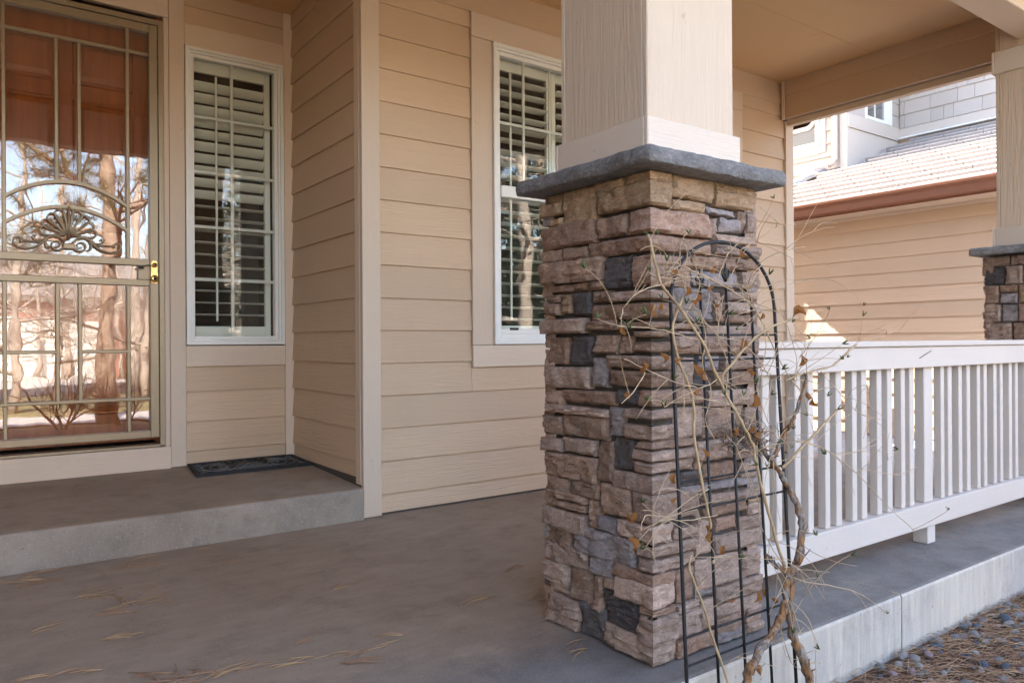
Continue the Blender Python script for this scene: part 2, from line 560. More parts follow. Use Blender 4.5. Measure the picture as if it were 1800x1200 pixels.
# sheathing behind the boards
MB().box(1.70, 2.40, 3.652, 3.70, 0, 3.02).build('sheathing', M['dark'], house)
MB().box(4.78, 5.46, 3.652, 3.70, 0, 3.02).build('sheathing', M['dark'], house)
MB().box(2.40, 4.78, 3.652, 3.70, 0, .86).build('sheathing', M['dark'], house)
MB().box(2.40, 4.78, 3.652, 3.70, 2.73, 3.02).build('sheathing', M['dark'], house)
MB().box(1.677, 1.70, 3.66, 5.5, 0, 3.02).build('sheathing', M['dark'], house)
def board(x0, x1, y0, y1, z0, z1, mat, name='trim_board', parent=house, c=.0022):
    return MB().box(x0, x1, y0, y1, z0, z1, c).build(name, M[mat] if isinstance(mat, str) else mat, parent)
# corner boards
board(1.659, 1.763, 3.618, 3.650, .004, 2.998, 'trim_z', 'corner_board')
board(1.657, 1.676, 3.651, 3.711, .172, 2.998, 'trim_z', 'corner_board')
board(1.613, 1.672, 4.668, 4.70, .205, 2.998, 'trim_z', 'corner_board')
board(5.373, 5.476, 3.618, 3.650, .004, 2.690, 'trim_z', 'corner_board')
board(5.455, 5.476, 3.651, 3.74, .004, 2.690, 'trim_z', 'corner_board')
# window trims, front wall
board(2.345, 2.489, 3.622, 3.652, .902, 2.676, 'trim_z')
board(4.676, 4.820, 3.622, 3.652, .902, 2.676, 'trim_z')
board(2.345, 4.820, 3.619, 3.652, 2.678, 2.817, 'trim_x')
board(2.345, 4.820, 3.620, 3.652, .773, .900, 'trim_x')
board(3.530, 3.634, 3.622, 3.652, .902, 2.676, 'trim_z')
# door wall trims
board(.941, 1.025, 4.665, 4.70, .205, 2.998, 'trim_z')
board(.913, .940, 4.672, 4.71, .205, 2.80, 'trim_z')
board(1.026, 1.612, 4.666, 4.70, 2.664, 2.793, 'trim_x')
board(1.026, 1.612, 4.666, 4.70, .783, .905, 'trim_x')
board(-.10, .940, 4.672, 4.71, 2.802, 2.998, 'trim_x')
board(-.30, -.075, 4.672, 4.71, .205, 2.998, 'trim_z')
board(-.075, .940, 4.660, 4.76, .200, .328, 'trim_x', 'sill_board')
board(-4.0, -.301, 4.68, 4.72, .2, 2.998, 'trim_x', 'wall_panel')

# ---- windows
def louver_bank(win, x0, x1, y, zs, tilt, depth=.072):
    for z in zs:
        t = RAD(tilt(z) if callable(tilt) else tilt) + rnd.uniform(-.03, .03)
        n = 6; pr = []
        for i in range(n * 2):
            a = 2 * math.pi * i / (n * 2)
            u, w = math.cos(a) * depth / 2, math.sin(a) * .0048
            pr.append((y + u * math.cos(t) + w * math.sin(t), z - u * math.sin(t) + w * math.cos(t)))
        MB().prism(pr, 'x', x0, x1).build('louver', M['shutter'], win)
def window(x0, x1, z0, z1, y, fw, xm, zm, meet=None, frame_depth=.06):
    """white vinyl unit: stepped frame, glass, muntins; y is the wall face"""
    f = MB()
    def ring(a0, a1, b0, b1, w, ya, yb):
        f.box(a0, a0 + w, ya, yb, b0, b1, .002)
        f.box(a1 - w, a1, ya, yb, b0, b1, .002)
        f.box(a0 + w, a1 - w, ya, yb, b0, b0 + w, .002)
        f.box(a0 + w, a1 - w, ya, yb, b1 - w, b1, .002)
    w1 = fw * .38
    ring(x0, x1, z0, z1, w1, y - .014, y + .06)
    ring(x0 + w1, x1 - w1, z0 + w1, z1 - w1, fw * .24, y - .002, y + .06)
    w2 = w1 + fw * .24
    ring(x0 + w2, x1 - w2, z0 + w2, z1 - w2, fw - w2, y + .014, y + .06)
    win = f.build('window', M['vinyl'], house)
    gx0, gx1, gz0, gz1 = x0 + fw, x1 - fw, z0 + fw, z1 - fw
    if meet:
        MB().box(gx0, gx1, y + .002, y + .058, meet[0], meet[1], .004).build('meeting_rail', M['vinyl'], win)
        MB().box(gx0, gx0 + .014, y + .03, y + .058, gz0, meet[0], .002).build('sash_stile', M['vinyl'], win)
        MB().box(gx0, gx1, y + .024, y + .058, gz0, gz0 + .03, .003).build('sash_rail', M['vinyl'], win)
        MB().box(gx0 + .07, gx0 + .13, y + .015, y + .03, gz0 + .022, gz0 + .036, .002).build('sash_lift', M['black_iron'], win)
    MB().box(gx0 - .01, gx1 + .01, y + .030, y + .034, gz0 - .01, gz1 + .01).build('glass_pane', M['win_glass'], win)
    zb = meet[1] if meet else gz0
    for xx in xm:
        MB().box(xx - .009, xx + .009, y + .036, y + .046, zb, gz1, .002).build('muntin', M['vinyl'], win)
    for zz in zm:
        MB().box(gx0, gx1, y + .0365, y + .0465, zz - .009, zz + .009, .002).build('muntin', M['vinyl'], win)
    return win, (gx0, gx1, gz0, gz1)
def shutter(win, x0, x1, z0, z1, y, zs, tilt, rod_x, split=None):
    s = MB()
    s.box(x0, x0 + .035, y - .014, y + .014, z0, z1, .002)
    s.box(x1 - .035, x1, y - .014, y + .014, z0, z1, .002)
    s.box(x0 + .035, x1 - .035, y - .013, y + .013, z1 - .075, z1, .002)
    s.box(x0 + .035, x1 - .035, y - .013, y + .013, z0, z0 + .07, .002)
    s.build('shutter_frame', M['shutter'], win)
    louver_bank(win, x0 + .037, x1 - .037, y, zs, tilt)
    MB().box(rod_x - .006, rod_x + .006, y - .062, y - .051, z0 + .1, z1 - .1, .002).build('tilt_rod', M['shutter'], win)
# sidelight beside the door
w, g = window(1.028, 1.606, .911, 2.660, 4.664, .052, [1.303], [2.268, 1.940, 1.615, 1.300])
shutter(w, g[0] - .02, g[1] + .0, g[2] - .01, g[3] + .02, 4.775, [2.474 - .0727 * k for k in range(20)],
        lambda z: 38 if z > 1.76 else 4, 1.215)
# pair of windows on the front wall
for (xa, xb) in ((2.489, 3.530), (3.634, 4.676)):
    w, g = window(xa, xb, .904, 2.674, 3.618, .062, [xa + .254 + .2035 * k for k in range(4)], [2.225], meet=(1.775, 1.845))
    zs = [2.51 - .0728 * k for k in range(21) if abs(2.51 - .0728 * k - 1.79) > .0]
    mid = (g[0] + g[1]) / 2
    shutter(w, g[0] - .02, mid - .002, g[2] - .02, g[3] + .03, 3.735, zs, lambda z: 11 if z > 1.8 else 6, g[0] + .108)
    shutter(w, mid + .002, g[1] + .02, g[2] - .02, g[3] + .03, 3.735, zs, lambda z: 11 if z > 1.8 else 6, mid + .25)

# ---- storm door with security bars
def tube_on(parent, name, pts, r, mat=None, n=6):
    return MB().tube(pts, r, n).build(name, mat or M['bronze'], parent)
jm = MB()
jm.box(.884, .9115, 4.668, 4.72, .335, 2.772, .002)
jm.box(-.04, -.0125, 4.668, 4.72, .335, 2.772, .002)
jm.box(-.0125, .884, 4.668, 4.72, 2.742, 2.772, .002)
jm.box(-.0125, .884, 4.668, 4.75, .330, .345, .002)
jm.build('storm_door_frame', M['bronze'], house)
lf = MB()
LY0, LY1 = 4.672, 4.706
lf.box(.836, .8815, LY0, LY1, .385, 2.738, .003)
lf.box(-.0105, .038, LY0, LY1, .385, 2.738, .003)
lf.box(.038, .836, LY0, LY1, 2.692, 2.738, .003)
lf.box(.038, .836, LY0, LY1, .385, .425, .003)
leaf = lf.build('storm_door', M['bronze'], house)
MB().box(.885, .893, 4.6675, 4.672, 1.20, 1.42).build('weather_strip', M['bronze'], leaf)
BY0, BY1 = 4.676, 4.698
def vbar(x, z0, z1, w=.019):
    MB().box(x - w / 2, x + w / 2, BY0, BY1, z0, z1, .003).build('security_bar', M['bronze'], leaf)
def hbar(z, x0, x1, w=.019):
    MB().box(x0, x1, BY0 - .001, BY1 - .001, z - w / 2, z + w / 2, .003).build('security_bar', M['bronze'], leaf)
def zarch(x, peak, end):
    u = (x - .437) / .285
    return end + (peak - end) * (1 - u * u) if abs(u) < 1 else end
def arch(peak, end, w=.018):
    m = MB(); n = 20; vs = []
    for i in range(n + 1):
        x = .152 + (.722 - .152) * i / n
        z = zarch(x, peak, end)
        for (dy, dz) in ((BY0, -w / 2), (BY0, w / 2), (BY1, w / 2), (BY1, -w / 2)):
            vs.append((x, dy - .0005, z + dz))
    fs = [(i * 4 + k, i * 4 + (k + 1) % 4, (i + 1) * 4 + (k + 1) % 4, (i + 1) * 4 + k) for i in range(n) for k in range(4)]
    m.add(vs, fs).build('security_bar', M['bronze'], leaf)
vbar(.726, 1.40, 2.692); vbar(.148, 1.40, 2.692)
for x in (.489, .383): vbar(x, zarch(x, 1.795, 1.692), 2.557)
hbar(2.566, .038, .836)
arch(1.795, 1.692); arch(1.660, 1.556)
MB().box(.038, .836, BY0 - .002, BY1, 1.362, 1.400, .003).build('lock_rail', M['bronze'], leaf)
MB().box(.038, .836, BY0 - .002, BY1, 1.248, 1.284, .003).build('lock_rail', M['bronze'], leaf)
MB().box(.775, .836, BY0 - .001, BY1, 1.285, 1.361, .002).build('lock_box', M['bronze'], leaf)
for x in (.726, .489, .383, .148): vbar(x, .60, 1.248)
for x in (.726, .148): vbar(x, .425, .597)
hbar(.608, .038, .836)
hbar(.878, .148, .383); hbar(.878, .489, .726)
hbar(.878, .038, .139)
MB().box(.02, .85, 4.700, 4.704, .40, 2.71).build('glass_pane', M['door_glass'], leaf)
# palmette and scrolls
OY = 4.673
CX, CZ = .437, 1.502
for k in range(9):
    a = RAD(-78 + 19.5 * k)
    ln = .138 - .018 * abs(k - 4) / 4
    pts = []
    for i in range(25):
        t = i / 24
        q = math.sin(math.pi * t) ** .75
        sgn = -1 if t < .5 else 1
        wdt = sgn * .047 * q ** 1.5 * max(0, 1 - q ** 3) ** .5
        r0 = .014 + ln * q
        pts.append((CX + r0 * math.sin(a) + wdt * math.cos(a), OY, CZ + r0 * math.cos(a) - wdt * math.sin(a)))
    tube_on(leaf, 'palmette_petal', pts, .0046)
tube_on(leaf, 'palmette_stem', [(CX, OY, CZ + .16), (CX, OY, CZ - .02)], .006)
MB().box(CX - .028, CX + .028, OY - .006, OY + .008, 1.432, 1.462, .004).build('palmette_base', M['bronze'], leaf)
def spiral(cx, cz, r0, turns, a0, d, n=22):
    return [(cx + r0 * (1 - .82 * i / n) * math.cos(a0 + d * turns * 2 * math.pi * i / n), OY,
             cz + r0 * (1 - .82 * i / n) * math.sin(a0 + d * turns * 2 * math.pi * i / n)) for i in range(n + 1)]
for s in (-1, 1):
    a0 = 0 if s < 0 else math.pi
    pts = spiral(CX + s * .055, 1.452, .034, 1.5, a0, s * 1)
    tube_on(leaf, 'scroll', pts, [.0062 - .0002 * i for i in range(len(pts))])
    pts = [(CX + s * .02, OY, 1.468), (CX + s * .04, OY, 1.493), (CX + s * .075, OY, 1.500), (CX + s * .105, OY, 1.482), (CX + s * .125, OY, 1.455), (CX + s * .155, OY, 1.434), (CX + s * .195, OY, 1.424), (CX + s * .232, OY, 1.430), (CX + s * .251, OY, 1.450), (CX + s * .248, OY, 1.474), (CX + s * .228, OY, 1.481), (CX + s * .214, OY, 1.466), (CX + s * .222, OY, 1.455)]
    tube_on(leaf, 'scroll', pts, [.005, .006, .0065, .0065, .006, .006, .006, .0055, .0055, .005, .005, .006, .007])
    pts = [(CX + s * .112, OY, 1.475), (CX + s * .135, OY, 1.468), (CX + s * .158, OY, 1.472), (CX + s * .168, OY, 1.488), (CX + s * .158, OY, 1.498), (CX + s * .150, OY, 1.490)]
    tube_on(leaf, 'scroll', pts, .0048)
    pts = [(CX + s * .125, OY, 1.458), (CX + s * .165, OY, 1.462), (CX + s * .210, OY, 1.462)]
    tube_on(leaf, 'scroll', pts, [.006, .004, .003])
    pts = [(CX + s * .095, OY, 1.490), (CX + s * .108, OY, 1.462), (CX + s * .104, OY, 1.438), (CX + s * .088, OY, 1.430)]
    tube_on(leaf, 'scroll', pts, .0055)
# brass lock plate, knob and key
hp = MB()
n = 20; pl = []
for i in range(n):
    a = 2 * math.pi * i / n
    z = math.sin(a)
    wd = .0215 - .006 * (1 - z * z) + (.003 if z < 0 else 0)
    pl.append((.857 - .036 + .036 + wd * (1 if math.cos(a) > 0 else -1) * abs(math.cos(a)) ** .5, 1.328 + .064 * z))
hp.prism([(x, z) for x, z in pl], 'y', 4.660, 4.672)
hp.build('lock_plate', M['brass'], leaf)
for (zz, r) in ((1.289, .021), (1.366, .014)):
    mm = MB()
    mm.tube([(.857, 4.660, zz), (.857, 4.645, zz), (.857, 4.641, zz)], [r, r, r * .8], 16).build('lock_cylinder', M['brass'], leaf)
MB().tube([(.857, 4.6405, 1.289), (.857, 4.639, 1.289)], [.0095, .0095], 12).build('keyhole', M['black_iron'], leaf)
MB().box(.8555, .8585, 4.618, 4.642, 1.358, 1.376, .001).build('key', M['black_iron'], leaf)
tube_on(leaf, 'key_chain', [(.857, 4.620, 1.366), (.84, 4.632, 1.362), (.815, 4.64, 1.364), (.80, 4.645, 1.357)], .0022, M['black_iron'])
MB().box(.772, .800, 4.640, 4.650, 1.342, 1.356, .003).build('key_fob', M['black_iron'], leaf)

# ---- red wood door behind the glass
DRY = 4.80
fd = MB().box(-.01, .885, DRY, DRY + .045, .36, 2.74).build('front_door', M['mahogany'], house)
def dpanel(x0, x1, z0, z1):
    p = MB()
    c = .022
    y = DRY
    vs = [(x0, y, z0), (x1, y, z0), (x1, y, z1), (x0, y, z1)]
    def insetq(d, yy): return [(x0 + d, yy, z0 + d), (x1 - d, yy, z0 + d), (x1 - d, yy, z1 - d), (x0 + d, yy, z1 - d)]
    rings = [insetq(0, y - .001), insetq(.008, y - .012), insetq(.018, y - .012), insetq(.026, y - .002), insetq(.055, y - .012)]
    allv = [q for r in rings for q in r]
    fs = [(r * 4 + k, r * 4 + (k + 1) % 4, (r + 1) * 4 + (k + 1) % 4, (r + 1) * 4 + k) for r in range(len(rings) - 1) for k in range(4)]
    fs.append(tuple((len(rings) - 1) * 4 + k for k in range(4)))
    p.add(allv, fs).build('door_panel', M['mahogany'], fd)
for (x0, x1) in ((.10, .405), (.47, .775)):
    dpanel(x0, x1, 2.36, 2.62); dpanel(x0, x1, 1.55, 2.28); dpanel(x0, x1, .52, 1.42)
MB().box(.886, .94, 4.712, 4.86, .34, 2.80).build('door_jamb', M['mahogany'], house)

# ---- ceiling, beams, roof
ccx = [-4.0, -2.63, -.19, 2.25, 4.69, 5.333]
ccy = [.95, 1.655, 2.875, 3.617]
for i in range(len(ccx) - 1):
    for j in range(len(ccy) - 1):
        MB().box(ccx[i] + .0015, ccx[i + 1] - .0015, ccy[j] + .0015, ccy[j + 1] - .0015, 3.0 + rnd.uniform(0, .002), 3.03).build('ceiling_panel', M['ceiling'], house)
MB().box(-4.0, 1.66, 3.618, 4.70, 3.0, 3.03).build('ceiling_panel', M['ceiling'], house)
MB().box(1.661, 5.46, 3.618, 3.72, 3.0, 3.03).build('ceiling_panel', M['ceiling'], house)
siding(house, 'y', 1.0, 3.617, 5.350, -1, 2.700, 2.885, M['siding_y'], 'beam_board', off=2.700, dz=.187, lip=.016, top=.007)
siding(house, 'y', 1.0, 3.617, 5.350, -1, 2.887, 2.999, M['siding_y'], 'beam_board', off=2.887, dz=.187, lip=.016, top=.010)
MB().box(5.352, 5.46, 1.0, 3.617, 2.705, 3.03).build('beam', M['trim_y'], house)
board(5.385, 5.44, 1.0, 3.617, 2.652, 2.699, 'trim_y')
board(5.312, 5.333, 3.596, 3.618, 2.690, 2.998, 'trim_z')
# front beam across the columns
MB().box(-4.0, 5.33, 1.63, 1.81, 2.665, 2.999, .004).build('beam', M['trim_x'], house)
MB().box(-4.8, 6.0, .70, 3.66, 3.032, 3.16).build('porch_roof', M['grey_trim'], house)
MB().box(-4.8, 6.0, .58, .70, 3.02, 3.15, .02).build('gutter', M['steel'], house)
# masses behind the facade
MB().box(-9, 5.46, 5.5, 13, -.3, 5.8).build('house_body', M['grey_trim'], house)
MB().box(-9, 5.46, 3.70, 5.49, 3.04, 5.8).build('upper_storey', M['grey_trim'], house)
MB().box(-9, -4.0, 4.70, 5.49, -.3, 3.03).build('wall_panel', M['grey_trim'], house)
MB().box(5.40, 5.454, 3.75, 5.49, -.3, 3.03).build('end_wall', M['grey_trim'], house)
MB().box(-9, -2.9, -2.6, 4.675, -.3, 5.6).build('added_shade_block', M['siding_y'], house)  # unseen block added to cut sky light from the left
MB().prism([(3.15, 5.72), (8.3, 8.0), (13.6, 5.72), (13.6, 5.82), (8.3, 8.12), (3.15, 5.82)], 'x', -9.5, 6.0).build('roof', M['steel'], house)
inn = MB()
inn.box(-4, 5.39, 5.40, 5.48, 0, 3.03)
inn.box(1.71, 5.39, 3.72, 5.39, -.02, .19)
inn.box(-4, 1.66, 4.905, 5.39, -.02, .19)
inn.build('interior', M['dark'], house)

# ================================================================ STONE PILLARS
def stone_strip(pts, nrm, z0, z1, proud, seed, depth=.055, amp=.0062, rough=1.0):
    """a split-faced stone: the outer face follows the plan polyline pts, edges rounded back, sides returning inwards"""
    R = random.Random(seed)
    off = Vector((R.uniform(0, 90), R.uniform(0, 90), R.uniform(0, 90)))
    h = z1 - z0
    nz = max(5, int(round(h / .0085)))
    ns = len(pts) - 1
    ledge = R.random() < .45
    lf = R.uniform(55, 120)
    tiltu = R.uniform(-.004, .004); tiltv = R.uniform(-.006, .006)
    wob = [R.uniform(-.003, .003) for _ in range(4)]
    L = [0]
    for i in range(ns): L.append(L[-1] + (Vector(pts[i + 1]) - Vector(pts[i])).length)
    T = L[-1]
    V = []
    for i in range(ns + 1):
        s = L[i] / T
        for j in range(nz + 1):
            t = j / nz
            es = min(s * T, (1 - s) * T); et = min(t * h, (1 - t) * h)
            e = min(es, et)
            p = Vector((pts[i][0], pts[i][1], z0 + t * h))
            d = proud + amp * 1.5 * noise.fractal(p * 16 + off, .9, 2.1, 4) + amp * .8 * noise.noise(p * 60 + off)
            if ledge:
                q = p.z * lf + 1.6 * noise.noise(p * 7 + off)
                fr = q - math.floor(q)
                d += amp * (1.5 * abs(fr - .35) - .6) if fr > .2 else -amp * .7
            d += tiltu * (s - .5) * 2 + tiltv * (t - .5) * 2
            d -= .0075 * max(0, 1 - e / .0065) ** 2
            edge = (i in (0, ns)) or (j in (0, nz))
            zz = p.z
            if edge:
                jit = noise.noise(p * 45 + off) * .0035
                if j == nz: zz += -.0005 + min(0, jit) + wob[0] * (s - .5)
                if j == 0: zz += .0005 + max(0, jit) + wob[1] * (s - .5)
            x, y = pts[i][0] + nrm[i][0] * d, pts[i][1] + nrm[i][1] * d
            if i == 0 or i == ns:
                tx = (Vector(pts[1]) - Vector(pts[0])) if i == 0 else (Vector(pts[ns - 1]) - Vector(pts[ns]))
                tx.normalize()
                k = .001 + abs(noise.noise(p * 38 + off)) * .004
                x += tx.x * k; y += tx.y * k
            V.append((x, y, zz))
    W = nz + 1
    F = [(i * W + j, (i + 1) * W + j, (i + 1) * W + j + 1, i * W + j + 1) for i in range(ns) for j in range(nz)]
    ring = [i * W for i in range(ns + 1)] + [ns * W + j for j in range(1, W)] + [i * W + nz for i in range(ns - 1, -1, -1)] + [j for j in range(nz - 1, 0, -1)]
    b = len(V)
    for r in ring:
        i = r // W
        V.append((V[r][0] - nrm[i][0] * depth, V[r][1] - nrm[i][1] * depth, V[r][2]))
    n = len(ring)
    F += [(ring[k], ring[(k + 1) % n], b + (k + 1) % n, b + k) for k in range(n)]
    m = MB()
    m.add(V, F, True)
    return m
def line_pts(a, b, step=.0115):
    n = max(3, int(math.ceil((Vector(b) - Vector(a)).length / step)))
    return [(a[0] + (b[0] - a[0]) * i / n, a[1] + (b[1] - a[1]) * i / n) for i in range(n + 1)]
class Face:
    """one flat side of a square pillar: u runs left to right seen from outside"""
    def __init__(s, o, du, nrm): s.o = o; s.du = du; s.n = nrm
    def p(s, u): return (s.o[0] + s.du[0] * u, s.o[1] + s.du[1] * u)
def add_stone(parent, pts, nrms, z0, z1, col, proud, seed):
    g = .0016
    m = stone_strip(pts, nrms, z0 + g, z1 - g, proud, seed)
    return m.build('stone', STONE[col], parent, sharp=38)
def flat_stone(parent, face, u0, u1, z0, z1, col, proud, seed):
    pts = line_pts(face.p(u0 + .002), face.p(u1 - .002))
    return add_stone(parent, pts, [face.n] * len(pts), z0, z1, col, proud, seed)
def wrap_stone(parent, fa, ua, fb, ub, z0, z1, col, proud, seed, wa):
    """corner stone: from ua on face fa to its right end (wa), then ub along fb"""
    p1 = line_pts(fa.p(ua + .002), fa.p(wa)); p2 = line_pts(fb.p(0), fb.p(ub - .002))
    pts = p1[:-1] + [fa.p(wa)] + p2[1:]
    dg = (fa.n[0] + fb.n[0], fa.n[1] + fb.n[1])
    nr = [fa.n] * (len(p1) - 1) + [dg] + [fb.n] * (len(p2) - 1)
    return add_stone(parent, pts, nr, z0, z1, col, proud, seed)
def random_face(parent, face, w, ztop, seed, wrapto=None, wrapw=.485):
    R = random.Random(seed); z = .004; row = 0
    cols = ['mauve', 'brown', 'mauve', 'brown', 'red', 'char', 'gray', 'mauve', 'brown', 'tan']
    while z < ztop - .02:
        h = R.choice([.045, .06, .075, .095, .11])
        if z + h > ztop - .035: h = ztop - z
        u = 0.0
        lim = w
        first = True
        while u < lim - .01:
            wd = R.uniform(.09, .24) if h < .08 else R.uniform(.07, .15)
            if u + wd > lim - .05: wd = lim - u
            if wrapto is not None and u + wd >= lim - .001:
                wrap_stone(parent, face, u, wrapto, R.uniform(.08, .2), z, z + h, R.choice(cols), R.uniform(0, .01), R.random(), w)
            elif h > .09 and R.random() < .45:
                k = R.uniform(.4, .6)
                flat_stone(parent, face, u, u + wd, z, z + h * k, R.choice(cols), R.uniform(0, .012), R.random())
                flat_stone(parent, face, u, u + wd, z + h * k, z + h, R.choice(cols), R.uniform(0, .012), R.random())
            else:
                flat_stone(parent, face, u, u + wd, z, z + h, R.choice(cols), R.uniform(-.002, .012), R.random())
            u += wd
        z += h; row += 1
def cap_slab(parent, cx, cy, half, z0, z1, seed):
    R = random.Random(seed); off = Vector((R.uniform(0, 50), R.uniform(0, 50), 0))
    r = .013; loop = []
    for (sx, sy, a0) in ((1, -1, -90), (1, 1, 0), (-1, 1, 90), (-1, -1, 180)):
        for k in range(4):
            a = RAD(a0 + 90 * k / 3)
            loop.append((cx + sx * (half - r) + r * math.cos(a), cy + sy * (half - r) + r * math.sin(a), math.cos(a), math.sin(a)))
    fine = []
    for i, p in enumerate(loop):
        q = loop[(i + 1) % len(loop)]
        d = math.hypot(q[0] - p[0], q[1] - p[1]); n = max(1, int(d / .018))
        for k in range(n):
            t = k / n
            nx_, ny_ = p[2] + (q[2] - p[2]) * t, p[3] + (q[3] - p[3]) * t
            ln = math.hypot(nx_, ny_) or 1
            fine.append((p[0] + (q[0] - p[0]) * t, p[1] + (q[1] - p[1]) * t, nx_ / ln, ny_ / ln))
    prof = [(-.007, 0), (-.002, .06), (.001, .22), (.003, .45), (.002, .7), (-.001, .86), (-.005, .97), (-.011, 1.0)]
    V = []; n = len(fine)
    for (d, t) in prof:
        z = z0 + (z1 - z0) * t
        for (x, y, nx_, ny_) in fine:
            p = Vector((x, y, z))
            e = noise.fractal(p * 14 + off, .9, 2.1, 4) * .0065 + noise.noise(p * 48 + off) * .0045
            if t in (0, 1.0): e *= .5
            V.append((x + nx_ * (d + e), y + ny_ * (d + e), z + (noise.noise(p * 20 + off) * .003 if 0 < t else 0)))
    F = [(a * n + i, a * n + (i + 1) % n, (a + 1) * n + (i + 1) % n, (a + 1) * n + i) for a in range(len(prof) - 1) for i in range(n)]
    F += [tuple(range(n - 1, -1, -1)), tuple((len(prof) - 1) * n + i for i in range(n))]
    m = MB(); m.add(V, F, True); m.smooth[-1] = m.smooth[-2] = False
    return m.build('cap', M['cap'], parent, sharp=50)
def column(parent, x0, x1, y0, y1, zb, zt):
    t = .019
    f = lambda n, a, mt: MB().box(*a, .003).build(n, mt, parent)
    f('column_panel', (x0, x1, y0, y0 + t, zb, zt), M['column'])
    f('column_panel', (x0, x1, y1 - t, y1, zb, zt), M['column'])
    f('column_panel', (x0 + .0005, x0 + t, y0 + t + .001, y1 - t - .001, zb, zt), M['column'])
    f('column_panel', (x1 - t, x1 - .0005, y0 + t + .001, y1 - t - .001, zb, zt), M['column'])
    o = .016
    for (za, zc) in ((zb - .01, zb + .118), (2.492, 2.625)):
        f('plinth_board', (x0 - o, x1 + o, y0 - o, y0 - .0008, za, zc), M['plinth'])
        f('plinth_board', (x0 - o, x1 + o, y1 + .0008, y1 + o, za, zc), M['plinth'])
        f('plinth_board', (x0 - o + .0004, x0 - .0008, y0 - .0002, y1 + .0002, za, zc), M['plinth'])
        f('plinth_board', (x1 + .0008, x1 + o - .0004, y0 - .0002, y1 + .0002, za, zc), M['plinth'])
    MB().box(x0 + t, x1 - t, y0 + t, y1 - t, zb, zt).build('column_core', M['dark'], parent)
